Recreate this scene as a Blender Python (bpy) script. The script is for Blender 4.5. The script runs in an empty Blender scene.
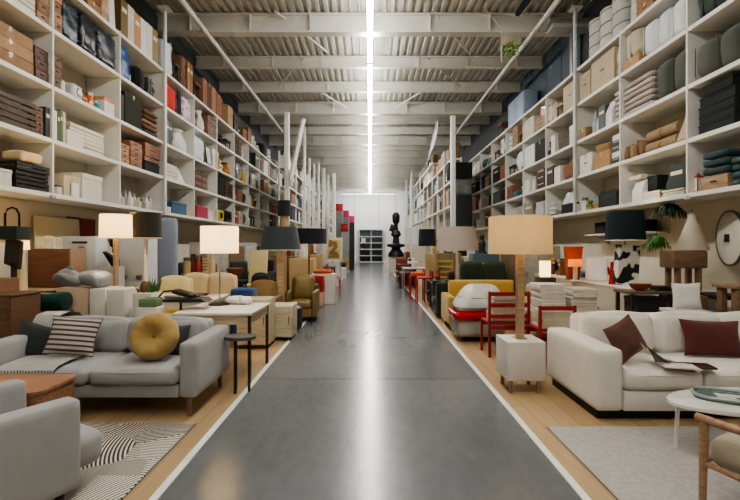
import bpy, bmesh, math, random
from mathutils import Vector, Matrix, Euler, noise
SC = bpy.context.scene
COL = SC.collection
RND = random.Random(11)
PI = math.pi
F, CX, CY, EYE = 430.0, 370.0, 246.0, 1.5      # focal length in pixels, vanishing point, eye height


def wp(px, py, Y):
    """the world point that the photo shows at (px, py), Y metres from the camera"""
    return ((px - CX) * Y / F, Y, EYE - (py - CY) * Y / F)


# ------------------------------------------------------------------ materials
def lin(h):
    h = h.lstrip('#')
    out = []
    for i in (0, 2, 4):
        c = int(h[i:i + 2], 16) / 255
        out.append(c / 12.92 if c <= .04045 else ((c + .055) / 1.055) ** 2.4)
    return tuple(out) + (1.0,)


def scl(c, k):
    return tuple(min(1, max(0, x * k)) for x in c[:3]) + (1.0,)


MATS = {}


def new_mat(name):
    m = bpy.data.materials.new(name)
    m.use_nodes = True
    nt = m.node_tree
    b = nt.nodes['Principled BSDF']
    return m, nt, b


def M(hexc, kind='plain', rough=None, **kw):
    """cached procedural material"""
    key = (hexc, kind, rough, tuple(sorted(kw.items())))
    if key in MATS:
        return MATS[key]
    m, nt, b = new_mat(kind + '_' + hexc.lstrip('#'))
    N, L = nt.nodes, nt.links
    c = lin(hexc)
    if kind in ('wood', 'card'):                     # timber and board toned greyer, as the contrast look boosts saturation
        g_ = .3 * c[0] + .6 * c[1] + .1 * c[2]
        c = tuple(q * .76 + g_ * .24 for q in c[:3]) + (1.0,)
    tc = N.new('ShaderNodeTexCoord')
    mp = N.new('ShaderNodeMapping')
    L.new(tc.outputs['Object'], mp.inputs[0])
    nz = N.new('ShaderNodeTexNoise')
    L.new(mp.outputs[0], nz.inputs['Vector'])
    rp = N.new('ShaderNodeValToRGB')
    L.new(nz.outputs[0], rp.inputs[0])
    rp.color_ramp.elements[0].position = .3
    rp.color_ramp.elements[1].position = .7
    L.new(rp.outputs[0], b.inputs['Base Color'])
    lo, hi, bump, bs = .9, 1.06, 0, 0
    nz.inputs['Scale'].default_value = 5
    nz.inputs['Detail'].default_value = 3
    r = .55
    if kind == 'plain':
        pass
    elif kind == 'fabric':
        lo, hi, bump, bs, r = .95, 1.03, .25, 320, .9
        nz.inputs['Scale'].default_value = 9
    elif kind == 'knit':
        lo, hi, bump, bs, r = .8, 1.1, .5, 90, .95
    elif kind == 'wood':
        lo, hi, r = .68, 1.12, .5
        mp.inputs['Scale'].default_value = (1.5, 1.5, 18) if kw.get('v') else (1.5, 18, 18)
        if kw.get('v'):
            mp.inputs['Scale'].default_value = (18, 18, 1.5)
        nz.inputs['Scale'].default_value = 2.2
        nz.inputs['Detail'].default_value = 6
        bump, bs = .05, 30
    elif kind == 'card':
        lo, hi, r = .9, 1.05, .85
        nz.inputs['Scale'].default_value = 14
    elif kind == 'leather':
        lo, hi, r, bump, bs = .75, 1.1, .42, .3, 60
    elif kind == 'metal':
        b.inputs['Metallic'].default_value = 1
        r = .35
    elif kind == 'gloss':
        r = .18
    elif kind == 'paint':
        lo, hi, r = .95, 1.03, .5
    elif kind == 'glass':
        b.inputs['Transmission Weight'].default_value = .9
        r = .08
    elif kind == 'pile':
        lo, hi, r, bump, bs = .84, 1.06, .95, .9, 140
        nz.inputs['Scale'].default_value = 34
        nz.inputs['Detail'].default_value = 8
    rp.color_ramp.elements[0].color = scl(c, lo)
    rp.color_ramp.elements[1].color = scl(c, hi)
    b.inputs['Roughness'].default_value = r if rough is None else rough
    if bump:
        n2 = N.new('ShaderNodeTexNoise')
        n2.inputs['Scale'].default_value = bs
        n2.inputs['Detail'].default_value = 4
        L.new(tc.outputs['Object'], n2.inputs['Vector'])
        bp = N.new('ShaderNodeBump')
        bp.inputs['Strength'].default_value = bump
        bp.inputs['Distance'].default_value = .004
        L.new(n2.outputs[0], bp.inputs['Height'])
        L.new(bp.outputs[0], b.inputs['Normal'])
    if kind in ('fabric', 'knit'):
        b.inputs['Sheen Weight'].default_value = .15
    MATS[key] = m
    return m


def stripes(c1, c2, scale, axis='X', duty=.5, rough=.85, wob=0.0):
    key = ('stripe', c1, c2, scale, axis, duty, rough, wob)
    if key in MATS:
        return MATS[key]
    m, nt, b = new_mat('striped_weave')
    N, L = nt.nodes, nt.links
    tc = N.new('ShaderNodeTexCoord')
    w = N.new('ShaderNodeTexWave')
    w.wave_type = 'BANDS'
    w.bands_direction = axis
    w.inputs['Scale'].default_value = scale
    w.inputs['Distortion'].default_value = wob
    L.new(tc.outputs['Object'], w.inputs['Vector'])
    rp = N.new('ShaderNodeValToRGB')
    e = rp.color_ramp.elements
    e[0].position, e[1].position = duty - .06, duty + .06
    e[0].color, e[1].color = lin(c1), lin(c2)
    L.new(w.outputs['Fac'], rp.inputs[0])
    L.new(rp.outputs[0], b.inputs['Base Color'])
    b.inputs['Roughness'].default_value = rough
    MATS[key] = m
    return m


def patches(c1, c2, scale, thr=.5, rough=.7, detail=1.0):
    """two-tone irregular patches (hide, floral print, mottled paper)"""
    key = ('patch', c1, c2, scale, thr, rough, detail)
    if key in MATS:
        return MATS[key]
    m, nt, b = new_mat('patched_print')
    N, L = nt.nodes, nt.links
    tc = N.new('ShaderNodeTexCoord')
    nz = N.new('ShaderNodeTexNoise')
    nz.inputs['Scale'].default_value = scale
    nz.inputs['Detail'].default_value = detail
    L.new(tc.outputs['Object'], nz.inputs['Vector'])
    rp = N.new('ShaderNodeValToRGB')
    e = rp.color_ramp.elements
    e[0].position, e[1].position = thr - .02, thr + .02
    e[0].color, e[1].color = lin(c1), lin(c2)
    L.new(nz.outputs[0], rp.inputs[0])
    L.new(rp.outputs[0], b.inputs['Base Color'])
    b.inputs['Roughness'].default_value = rough
    MATS[key] = m
    return m


def glow(hexc, strength):
    key = ('glow', hexc, strength)
    if key in MATS:
        return MATS[key]
    m, nt, b = new_mat('lit_' + hexc.lstrip('#'))
    b.inputs['Base Color'].default_value = (.8, .8, .8, 1)
    b.inputs['Emission Color'].default_value = lin(hexc)
    b.inputs['Emission Strength'].default_value = strength
    MATS[key] = m
    return m


def shade_mat(hexc, trans=.5, em=0.0, emc='#ffe2b0'):
    key = ('shade', hexc, trans, em, emc)
    if key in MATS:
        return MATS[key]
    m, nt, b = new_mat('lampshade_' + hexc.lstrip('#'))
    N, L = nt.nodes, nt.links
    c = lin(hexc)
    tc = N.new('ShaderNodeTexCoord')
    nz = N.new('ShaderNodeTexNoise')
    nz.inputs['Scale'].default_value = 60
    L.new(tc.outputs['Object'], nz.inputs['Vector'])
    rp = N.new('ShaderNodeValToRGB')
    rp.color_ramp.elements[0].color = scl(c, .93)
    rp.color_ramp.elements[1].color = scl(c, 1.05)
    L.new(nz.outputs[0], rp.inputs[0])
    L.new(rp.outputs[0], b.inputs['Base Color'])
    b.inputs['Roughness'].default_value = .9
    b.inputs['Emission Color'].default_value = lin(emc)
    b.inputs['Emission Strength'].default_value = em
    tr = N.new('ShaderNodeBsdfTranslucent')
    L.new(rp.outputs[0], tr.inputs[0])
    mx = N.new('ShaderNodeMixShader')
    mx.inputs[0].default_value = trans
    L.new(b.outputs[0], mx.inputs[1])
    L.new(tr.outputs[0], mx.inputs[2])
    L.new(mx.outputs[0], N['Material Output'].inputs[0])
    MATS[key] = m
    return m


# ------------------------------------------------------------------ mesh building
def sgrid(n):
    return [math.sin(-PI / 2 + PI * i / n) for i in range(n + 1)]


class MB:
    def __init__(s):
        s.bm = bmesh.new()

    def box(s, cx, cy, cz, sx, sy, sz, rot=None, bev=0.0, seg=2, taper=None):
        m = Matrix.Translation((cx, cy, cz))
        if rot:
            m = m @ Euler(rot).to_matrix().to_4x4()
        r = bmesh.ops.create_cube(s.bm, size=1.0)
        vs = r['verts']
        for v in vs:
            k = 1.0
            if taper and v.co.z < 0:
                k = taper
            v.co = m @ Vector((v.co.x * sx * k, v.co.y * sy * k, v.co.z * sz))
        if bev > 0:
            es = list({e for v in vs for e in v.link_edges})
            bmesh.ops.bevel(s.bm, geom=es, offset=min(bev, .48 * min(sx, sy, sz)), segments=seg, profile=.5, affect='EDGES')
        return s

    def lathe(s, prof, n=20, at=(0, 0, 0), rot=None, sx=1.0, sy=1.0, cap=True):
        m = Matrix.Translation(at)
        if rot:
            m = m @ Euler(rot).to_matrix().to_4x4()
        rings = []
        for (r, z) in prof:
            if r < 1e-5:
                rings.append([s.bm.verts.new(m @ Vector((0, 0, z)))])
            else:
                rings.append([s.bm.verts.new(m @ Vector((r * sx * math.cos(2 * PI * i / n), r * sy * math.sin(2 * PI * i / n), z))) for i in range(n)])
        for a, b in zip(rings, rings[1:]):
            for i in range(n):
                j = (i + 1) % n
                if len(a) == 1 and len(b) == 1:
                    continue
                if len(a) == 1:
                    s.bm.faces.new((a[0], b[j], b[i]))
                elif len(b) == 1:
                    s.bm.faces.new((a[i], a[j], b[0]))
                else:
                    s.bm.faces.new((a[i], a[j], b[j], b[i]))
        if cap:
            if len(rings[0]) > 1:
                s.bm.faces.new(list(reversed(rings[0])))
            if len(rings[-1]) > 1:
                s.bm.faces.new(rings[-1])
        return s

    def cyl(s, cx, cy, z0, z1, r, r2=None, n=12):
        return s.lathe([(r, z0), (r if r2 is None else r2, z1)], n, (cx, cy, 0))

    def tube(s, pts, r, n=8, closed=False):
        P = [Vector(p) for p in pts]
        k = len(P)
        rings = []
        up = Vector((0, 0, 1))
        for i, p in enumerate(P):
            a = P[(i - 1) % k] if (closed or i > 0) else p
            b = P[(i + 1) % k] if (closed or i < k - 1) else p
            t = (b - a).normalized()
            ref = up if abs(t.dot(up)) < .95 else Vector((1, 0, 0))
            u = t.cross(ref).normalized()
            w = t.cross(u).normalized()
            rr = r[i] if isinstance(r, (list, tuple)) else r
            rings.append([s.bm.verts.new(p + (u * math.cos(2 * PI * j / n) + w * math.sin(2 * PI * j / n)) * rr) for j in range(n)])
        seq = list(zip(rings, rings[1:])) + ([(rings[-1], rings[0])] if closed else [])
        for a, b in seq:
            for j in range(n):
                q = (j + 1) % n
                s.bm.faces.new((a[j], a[q], b[q], b[j]))
        if not closed:
            s.bm.faces.new(list(reversed(rings[0])))
            s.bm.faces.new(rings[-1])
        return s

    def soft(s, cx, cy, cz, sx, sy, sz, r=.05, bulge=0.0, nz=0.0, nsc=4.0, n=8, rot=None, seed=0.0):
        """rounded box, optionally crowned and wrinkled"""
        m = Matrix.Translation((cx, cy, cz))
        if rot:
            m = m @ Euler(rot).to_matrix().to_4x4()
        r = min(r, .49 * min(sx, sy, sz))
        g = sgrid(n)
        H = (sx / 2, sy / 2, sz / 2)
        cache = {}

        def vert(p):
            key = tuple(round(q, 5) for q in p)
            if key in cache:
                return cache[key]
            q = Vector((p[0] * H[0], p[1] * H[1], p[2] * H[2]))
            inner = Vector([max(-(H[i] - r), min(H[i] - r, q[i])) for i in range(3)])
            d = q - inner
            if d.length > 1e-9:
                q = inner + d.normalized() * r
            if bulge:
                x, y, z = p
                q = q + Vector((math.copysign(bulge, x) * (abs(x) > .999) * (1 - y * y) * (1 - z * z),
                                math.copysign(bulge, y) * (abs(y) > .999) * (1 - x * x) * (1 - z * z),
                                math.copysign(bulge, z) * (abs(z) > .999) * (1 - y * y) * (1 - x * x)))
            if nz:
                o = Vector((seed, seed * 1.7, seed * .3))
                q = q + Vector((noise.noise(q * nsc + o), noise.noise(q * nsc + o + Vector((9, 0, 0))), noise.noise(q * nsc + o + Vector((0, 9, 0))))) * nz
            v = s.bm.verts.new(m @ q)
            cache[key] = v
            return v
        for ax in range(3):
            for sg in (-1, 1):
                for i in range(n):
                    for j in range(n):
                        c = []
                        for (a, b) in ((i, j), (i + 1, j), (i + 1, j + 1), (i, j + 1)):
                            p = [0, 0, 0]
                            p[ax] = sg
                            p[(ax + 1) % 3] = g[a]
                            p[(ax + 2) % 3] = g[b]
                            c.append(vert(p))
                        if sg < 0:
                            c.reverse()
                        s.bm.faces.new(c)
        return s

    def pillow(s, w, h, t, at=(0, 0, 0), rot=None, n=14, pinch=.10, nz=.006, seed=0.0):
        """cushion standing in the XZ plane, thickness along Y"""
        m = Matrix.Translation(at)
        if rot:
            m = m @ Euler(rot).to_matrix().to_4x4()
        g = [-1 + 2 * i / n for i in range(n + 1)]
        sides = []
        for sg in (-1, 1):
            row = []
            for u in g:
                line = []
                for v in g:
                    k = ((1 - abs(u) ** 2.6) * (1 - abs(v) ** 2.6)) ** .5
                    x = u * w / 2 * (1 - pinch * (1 - v * v) * abs(u))
                    z = v * h / 2 * (1 - pinch * (1 - u * u) * abs(v))
                    y = sg * t / 2 * k
                    q = Vector((x, y, z))
                    q += Vector((0, 1, 0)) * noise.noise(q * 9 + Vector((seed, 0, 0))) * nz * 2 * k
                    if sg == 1 and (abs(abs(u) - 1) < 1e-6 or abs(abs(v) - 1) < 1e-6):
                        line.append(sides[0][len(row)][len(line)])
                    else:
                        line.append(s.bm.verts.new(m @ q))
                row.append(line)
            sides.append(row)
        for k, row in enumerate(sides):
            for i in range(n):
                for j in range(n):
                    f = (row[i][j], row[i + 1][j], row[i + 1][j + 1], row[i][j + 1])
                    s.bm.faces.new(f if k == 0 else tuple(reversed(f)))
        return s

    def prism(s, pts, axis, a, b):
        """polygon extruded along an axis ('x','y','z') from a to b"""
        def P(u, v, t):
            return {'x': (t, u, v), 'y': (u, t, v), 'z': (u, v, t)}[axis]
        A = [s.bm.verts.new(P(u, v, a)) for u, v in pts]
        B = [s.bm.verts.new(P(u, v, b)) for u, v in pts]
        n = len(pts)
        for i in range(n):
            j = (i + 1) % n
            s.bm.faces.new((A[i], A[j], B[j], B[i]))
        s.bm.faces.new(list(reversed(A)))
        s.bm.faces.new(B)
        return s

    def strip(s, rows):
        """open sheet through rows of points"""
        V = [[s.bm.verts.new(p) for p in r] for r in rows]
        for a, b in zip(V, V[1:]):
            for i in range(len(a) - 1):
                s.bm.faces.new((a[i], a[i + 1], b[i + 1], b[i]))
        return s

    def build(s, name, mat, parent=None, sharp=38, loc=None, rot=None):
        bmesh.ops.recalc_face_normals(s.bm, faces=s.bm.faces)
        me = bpy.data.meshes.new(name)
        s.bm.to_mesh(me)
        s.bm.free()
        for p in me.polygons:
            p.use_smooth = True
        me.set_sharp_from_angle(angle=math.radians(sharp))
        me.materials.append(mat)
        o = bpy.data.objects.new(name, me)
        COL.objects.link(o)
        if parent is not None:
            o.parent = parent
        if loc:
            o.location = loc
        if rot:
            o.rotation_euler = rot
        return o


def tag(o, label, cat, group=None):
    o['label'] = label
    o['category'] = cat
    if group:
        o['group'] = group
    return o


def thing(name, label, cat, loc=(0, 0, 0), rz=0.0, group=None, rot=None):
    o = bpy.data.objects.new(name, None)
    o.empty_display_size = .1
    COL.objects.link(o)
    o.location = loc
    o.rotation_euler = rot if rot else (0, 0, rz)
    return tag(o, label, cat, group)


def single(name, mb, mat, label, cat, loc=(0, 0, 0), rz=0.0, group=None, rot=None):
    o = mb.build(name, mat, None, loc=loc, rot=rot if rot else (0, 0, rz))
    return tag(o, label, cat, group)


def struct(name, mb, mat, sharp=30):
    o = mb.build(name, mat, None, sharp)
    o['kind'] = 'structure'
    return o


def dup(root, loc=None, rz=None, label=None, group=None):
    r = root.copy()
    COL.objects.link(r)
    if loc:
        r.location = loc
    if rz is not None:
        r.rotation_euler = (0, 0, rz)
    if label:
        r['label'] = label
    if group:
        r['group'] = group

    def kids(src, dst):
        for ch in list(src.children):
            c = ch.copy()
            COL.objects.link(c)
            c.parent = dst
            kids(ch, c)
    kids(root, r)
    return r


def point_light(parent, loc, power, color='#ffd9a0', size=.05):
    l = bpy.data.lights.new('lamp_glow', 'POINT')
    l.energy = power
    l.color = lin(color)[:3]
    l.shadow_soft_size = size
    o = bpy.data.objects.new('lamp_glow', l)
    COL.objects.link(o)
    o.location = loc
    if parent is not None:
        o.parent = parent
    return o


# ------------------------------------------------------------------ camera and render look
cam = bpy.data.cameras.new('camera')
cam.sensor_width = 36
cam.lens = F / 740 * 36
cam.shift_y = -(250 - CY) / 740
cam.clip_start = .05
co = bpy.data.objects.new('camera', cam)
COL.objects.link(co)
co.location = (0, 0, EYE)
co.rotation_euler = (PI / 2, 0, 0)
SC.camera = co
SC.view_settings.view_transform = 'AgX'
SC.view_settings.look = 'AgX - Medium High Contrast'
SC.view_settings.exposure = 0.5
w = bpy.data.worlds.new('world')
SC.world = w
w.use_nodes = True
w.node_tree.nodes['Background'].inputs[0].default_value = (.75, .82, .9, 1)
w.node_tree.nodes['Background'].inputs[1].default_value = .05
# ------------------------------------------------------------------ the setting
WX, Y0, Y1, HC = 4.82, -5.0, 40.0, 6.75
AX = 1.25                                            # half width of the grey aisle


def concrete():
    m, nt, b = new_mat('polished_concrete')
    N, L = nt.nodes, nt.links
    tc = N.new('ShaderNodeTexCoord')
    n1 = N.new('ShaderNodeTexNoise'); n1.inputs['Scale'].default_value = 1.1; n1.inputs['Detail'].default_value = 3; n1.inputs['Roughness'].default_value = .5
    n2 = N.new('ShaderNodeTexNoise'); n2.inputs['Scale'].default_value = 14; n2.inputs['Detail'].default_value = 6
    mp = N.new('ShaderNodeMapping'); mp.inputs['Scale'].default_value = (1, .45, 1)
    L.new(tc.outputs['Object'], mp.inputs[0])
    L.new(mp.outputs[0], n1.inputs['Vector']); L.new(mp.outputs[0], n2.inputs['Vector'])
    r1 = N.new('ShaderNodeValToRGB')
    r1.color_ramp.elements[0].position, r1.color_ramp.elements[1].position = .28, .75
    r1.color_ramp.elements[0].color = lin('#64686b'); r1.color_ramp.elements[1].color = lin('#7d8185')
    L.new(n1.outputs[0], r1.inputs[0])
    mx = N.new('ShaderNodeMixRGB'); mx.blend_type = 'MULTIPLY'; mx.inputs[0].default_value = .3
    L.new(r1.outputs[0], mx.inputs[1]); L.new(n2.outputs[0], mx.inputs[2])
    # saw-cut joints across the slab every 6 m, and one fine crack
    sx = N.new('ShaderNodeSeparateXYZ'); L.new(tc.outputs['Object'], sx.inputs[0])
    a = N.new('ShaderNodeMath'); a.operation = 'ADD'; a.inputs[1].default_value = -4.85 + 60
    L.new(sx.outputs['Y'], a.inputs[0])
    md = N.new('ShaderNodeMath'); md.operation = 'PINGPONG'; md.inputs[1].default_value = 3.0
    L.new(a.outputs[0], md.inputs[0])
    lt = N.new('ShaderNodeMath'); lt.operation = 'LESS_THAN'; lt.inputs[1].default_value = .011
    L.new(md.outputs[0], lt.inputs[0])
    n3 = N.new('ShaderNodeTexNoise'); n3.inputs['Scale'].default_value = 2.0
    L.new(tc.outputs['Object'], n3.inputs['Vector'])
    w1 = N.new('ShaderNodeMath'); w1.operation = 'MULTIPLY_ADD'; w1.inputs[1].default_value = .35; w1.inputs[2].default_value = -.06
    L.new(n3.outputs[0], w1.inputs[0])
    s1 = N.new('ShaderNodeMath'); s1.operation = 'ADD'; L.new(sx.outputs['X'], s1.inputs[0]); L.new(w1.outputs[0], s1.inputs[1])
    ab = N.new('ShaderNodeMath'); ab.operation = 'ABSOLUTE'; L.new(s1.outputs[0], ab.inputs[0])
    l2 = N.new('ShaderNodeMath'); l2.operation = 'LESS_THAN'; l2.inputs[1].default_value = .0025; L.new(ab.outputs[0], l2.inputs[0])
    l3 = N.new('ShaderNodeMath'); l3.operation = 'LESS_THAN'; l3.inputs[1].default_value = 4.85; L.new(sx.outputs['Y'], l3.inputs[0])
    l4 = N.new('ShaderNodeMath'); l4.operation = 'MULTIPLY'; L.new(l2.outputs[0], l4.inputs[0]); L.new(l3.outputs[0], l4.inputs[1])
    l5 = N.new('ShaderNodeMath'); l5.operation = 'MULTIPLY'; l5.inputs[1].default_value = .35; L.new(l4.outputs[0], l5.inputs[0])
    mm = N.new('ShaderNodeMath'); mm.operation = 'MAXIMUM'; L.new(lt.outputs[0], mm.inputs[0]); L.new(l5.outputs[0], mm.inputs[1])
    m2 = N.new('ShaderNodeMixRGB'); m2.inputs[2].default_value = lin('#2b2c2e')
    L.new(mm.outputs[0], m2.inputs[0]); L.new(mx.outputs[0], m2.inputs[1])
    L.new(m2.outputs[0], b.inputs['Base Color'])
    r2 = N.new('ShaderNodeMapRange'); r2.inputs['To Min'].default_value = .2; r2.inputs['To Max'].default_value = .22
    n4 = N.new('ShaderNodeTexNoise'); n4.inputs['Scale'].default_value = .8; n4.inputs['Detail'].default_value = 1
    L.new(tc.outputs['Object'], n4.inputs['Vector']); L.new(n4.outputs[0], r2.inputs[0]); L.new(r2.outputs[0], b.inputs['Roughness'])
    b.inputs['Specular IOR Level'].default_value = .6
    return m


def oak_planks():
    m, nt, b = new_mat('oak_planks')
    N, L = nt.nodes, nt.links
    tc = N.new('ShaderNodeTexCoord')
    mp = N.new('ShaderNodeMapping'); mp.inputs['Rotation'].default_value = (0, 0, PI / 2)
    L.new(tc.outputs['Object'], mp.inputs[0])
    br = N.new('ShaderNodeTexBrick')
    br.inputs['Scale'].default_value = 1
    br.inputs['Brick Width'].default_value = 1.6; br.inputs['Row Height'].default_value = .16
    br.inputs['Mortar Size'].default_value = .002; br.inputs['Mortar'].default_value = lin('#6f5433')
    br.inputs['Color1'].default_value = lin('#ab9270'); br.inputs['Color2'].default_value = lin('#baa07c')
    L.new(mp.outputs[0], br.inputs['Vector'])
    nz = N.new('ShaderNodeTexNoise'); nz.inputs['Scale'].default_value = 3; nz.inputs['Detail'].default_value = 7
    m3 = N.new('ShaderNodeMapping'); m3.inputs['Scale'].default_value = (12, .9, 1)
    L.new(tc.outputs['Object'], m3.inputs[0]); L.new(m3.outputs[0], nz.inputs['Vector'])
    mx = N.new('ShaderNodeMixRGB'); mx.blend_type = 'MULTIPLY'; mx.inputs[0].default_value = .45
    rp = N.new('ShaderNodeValToRGB'); rp.color_ramp.elements[0].color = (.5, .45, .4, 1); rp.color_ramp.elements[1].color = (1, 1, 1, 1)
    L.new(nz.outputs[0], rp.inputs[0])
    L.new(br.outputs['Color'], mx.inputs[1]); L.new(rp.outputs[0], mx.inputs[2])
    L.new(mx.outputs[0], b.inputs['Base Color'])
    b.inputs['Roughness'].default_value = .38
    return m


struct('floor', MB().box(0, (Y0 + Y1) / 2, -.05, AX * 2 + .02, Y1 - Y0, .1), concrete())
OAK = oak_planks()
for sg, nm in ((-1, 'floor_left'), (1, 'floor_right')):
    struct(nm, MB().box(sg * (AX + .05 + (WX + .2 - AX - .05) / 2), (Y0 + Y1) / 2, -.045, WX + .2 - AX - .05, Y1 - Y0, .1), OAK)
    struct('trim_%d' % (1 if sg < 0 else 2), MB().box(sg * (AX + .03), (Y0 + Y1) / 2, -.043, .05, Y1 - Y0, .1), M('#e4e4e0', 'paint', .45))


def wall_mat():
    m, nt, b = new_mat('wall_paint')
    N, L = nt.nodes, nt.links
    tc = N.new('ShaderNodeTexCoord')
    sx = N.new('ShaderNodeSeparateXYZ'); L.new(tc.outputs['Object'], sx.inputs[0])
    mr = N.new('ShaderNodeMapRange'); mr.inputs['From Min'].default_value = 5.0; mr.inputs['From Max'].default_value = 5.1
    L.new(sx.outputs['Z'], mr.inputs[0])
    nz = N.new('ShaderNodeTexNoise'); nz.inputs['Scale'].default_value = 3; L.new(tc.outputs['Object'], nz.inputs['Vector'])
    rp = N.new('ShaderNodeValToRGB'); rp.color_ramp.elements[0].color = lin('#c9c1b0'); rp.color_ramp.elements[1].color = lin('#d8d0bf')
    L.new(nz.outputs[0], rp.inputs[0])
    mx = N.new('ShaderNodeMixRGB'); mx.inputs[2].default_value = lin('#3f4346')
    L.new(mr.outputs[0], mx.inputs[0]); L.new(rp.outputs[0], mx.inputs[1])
    L.new(mx.outputs[0], b.inputs['Base Color'])
    b.inputs['Roughness'].default_value = .8
    return m


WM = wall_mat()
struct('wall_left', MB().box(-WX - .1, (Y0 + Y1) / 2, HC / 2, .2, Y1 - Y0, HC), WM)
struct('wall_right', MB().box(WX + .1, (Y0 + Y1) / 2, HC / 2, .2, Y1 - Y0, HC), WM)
struct('wall_back', MB().box(0, Y1 + .1, HC / 2, WX * 2 + .4, .2, HC), M('#eef0f1', 'paint', .7))
struct('wall_front', MB().box(0, Y0 - .1, HC / 2, WX * 2 + .4, .2, HC), M('#b9b6ae', 'paint', .7))
# joints in the back wall cladding
for i, x in enumerate((-1.45, .85)):
    struct('trim_%d' % (3 + i), MB().box(x, Y1 - .012, 3.6, .05, .02, 6.0), M('#b4b9bb', 'paint'))
# blue wall panels above the racks on the right
for i in range(4):
    struct('trim_%d' % (5 + i), MB().box(WX - .035, 9.75 + .95 * i + .46, 5.95, .06, .92, 1.55, bev=.012), M('#46545f', 'paint', .6))

# corrugated roof deck
mb = MB()
n = 54
pit = (WX * 2 + .4) / n
rows = []
for k in range(n):
    x = -WX - .2 + k * pit
    for (u, z) in ((0, 0), (.45, 0), (.55, -.055), (.93, -.055)):
        rows.append([(x + u * pit, Y0, HC + .06 + z), (x + u * pit, Y1, HC + .06 + z)])
rows.append([(WX + .2, Y0, HC + .06), (WX + .2, Y1, HC + .06)])
struct('ceiling', mb.strip(rows), M('#b0afa7', 'paint', .6), 20)
struct('roof', MB().box(0, (Y0 + Y1) / 2, HC + .17, WX * 2 + .4, Y1 - Y0, .1), M('#8f8d86', 'paint'))

BEAM = M('#d0cfc8', 'paint', .5)
ys = [-2.5, 0, 2.5, 5.0, 6.9, 8.45, 9.75, 11.9, 13.75, 15.7, 17.3, 18.9, 20.5] + [22.1 + 1.62 * i for i in range(11)]
for i, y in enumerate(ys):
    big = (i % 3 == 0)
    h = .42 if big else .3
    wd = .22 if big else .13
    zt = HC - .01
    mb = MB()
    mb.box(0, y, zt - .02, WX * 2 - .02, wd, .03)
    mb.box(0, y, zt - h / 2, WX * 2 - .02, .03, h)
    mb.box(0, y, zt - h, WX * 2 - .02, wd, .045)
    for sx in range(-3, 4):                                   # stiffeners
        mb.box(sx * 1.35, y, zt - h / 2, .02, wd * .9, h)
    struct('ceiling_beam', mb, BEAM)
# light diagonal braces under the deck
for i, (x, y, dx) in enumerate(((-2.4, 7.4, 1.0), (1.9, 7.6, -1.0), (-2.1, 10.2, 1.0), (1.5, 10.4, 1.1), (1.6, 12.6, 1.2), (-1.8, 12.5, -1.0), (-1.9, 14.7, 1.1), (2.0, 14.6, -1.1))):
    struct('trim_%d' % (20 + i), MB().tube([(x, y - .75, HC - .08), (x + dx, y + .75, HC - .3)], .022, 6), BEAM)
# long conduits along the roof on both sides
for i, sg in enumerate((-1, 1)):
    o = single('hanging_pipe', MB().tube([(sg * 3.68, -4, 6.3), (sg * 3.68, 6, 6.3), (sg * 3.68, 18, 6.3)], .055, 10), M('#c9c8c0', 'paint', .45),
               ('long pale pipe running along the ceiling above the left racks' if sg < 0 else 'long pale pipe running along the ceiling above the right racks'), 'pipe')
# ducts at wall heads
o = thing('hanging_duct', 'grey boxed air duct at the ceiling above the left rack by the white post', 'duct', (-4.3, 7.6, 6.28))
MB().box(0, 0, 0, .98, .5, .26, bev=.02).build('duct_body', M('#8d8f8d', 'paint'), o)
MB().box(.42, 0, -.16, .3, .34, .06, bev=.01).build('collar', M('#b7b8b4', 'paint'), o)
o = thing('hanging_duct', 'grey boxed air duct at the ceiling above the right rack beside blue panels', 'duct', (4.35, 9.35, 6.28))
MB().box(0, 0, 0, .9, .34, .2, bev=.02).build('duct_body', M('#a9a9a3', 'paint'), o)
MB().cyl(.05, 0, -1.1, -.1, .06).build('pipe', M('#8b8f90', 'metal'), o)

# LED line
TUBE = glow("#fffbf4", 75.0)
HSG = M('#d8d8d4', 'paint')
first = None
k = 0
y = -3.2
while y < 38.6:
    lab = 'white linear strip light in the bright row along the ceiling centre'
    if first is None:
        first = thing('strip_light', lab, 'ceiling light', (0, y, 6.2), 0, 'row of ceiling strip lights')
        MB().box(0, 0, .03, .05, 1.3, .04, bev=.008).build('housing', HSG, first)
        MB().box(0, 0, -.012, .11, 1.28, .04, bev=.012).build('diffuser', TUBE, first)
        for s_ in (-.5, .5):
            MB().cyl(0, s_, .055, .22, .008, n=6).build('hanger', HSG, first)
    else:
        dup(first, (0, y, 6.2))
    y += 1.5
    k += 1

# white columns beside the aisle
WHT = M('#dfe0de', 'paint', .45)


def post(px, Y, wd, top, label, z0=0.0, rotz=0):
    if Y > 0 and px not in (334, 339.5, 395.3):
        Y = F * 2.63 / abs(px - CX)
    x = (px - CX) * Y / F
    o = thing('support_column', label, 'column', (x, Y, z0), rotz, None)
    MB().box(0, 0, (top - z0) / 2, wd, wd, top - z0, bev=.012).build('shaft', WHT, o)
    MB().box(0, 0, .01, wd * 1.35, wd * 1.35, .02).build('foot_plate', WHT, o)
    return o


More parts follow.
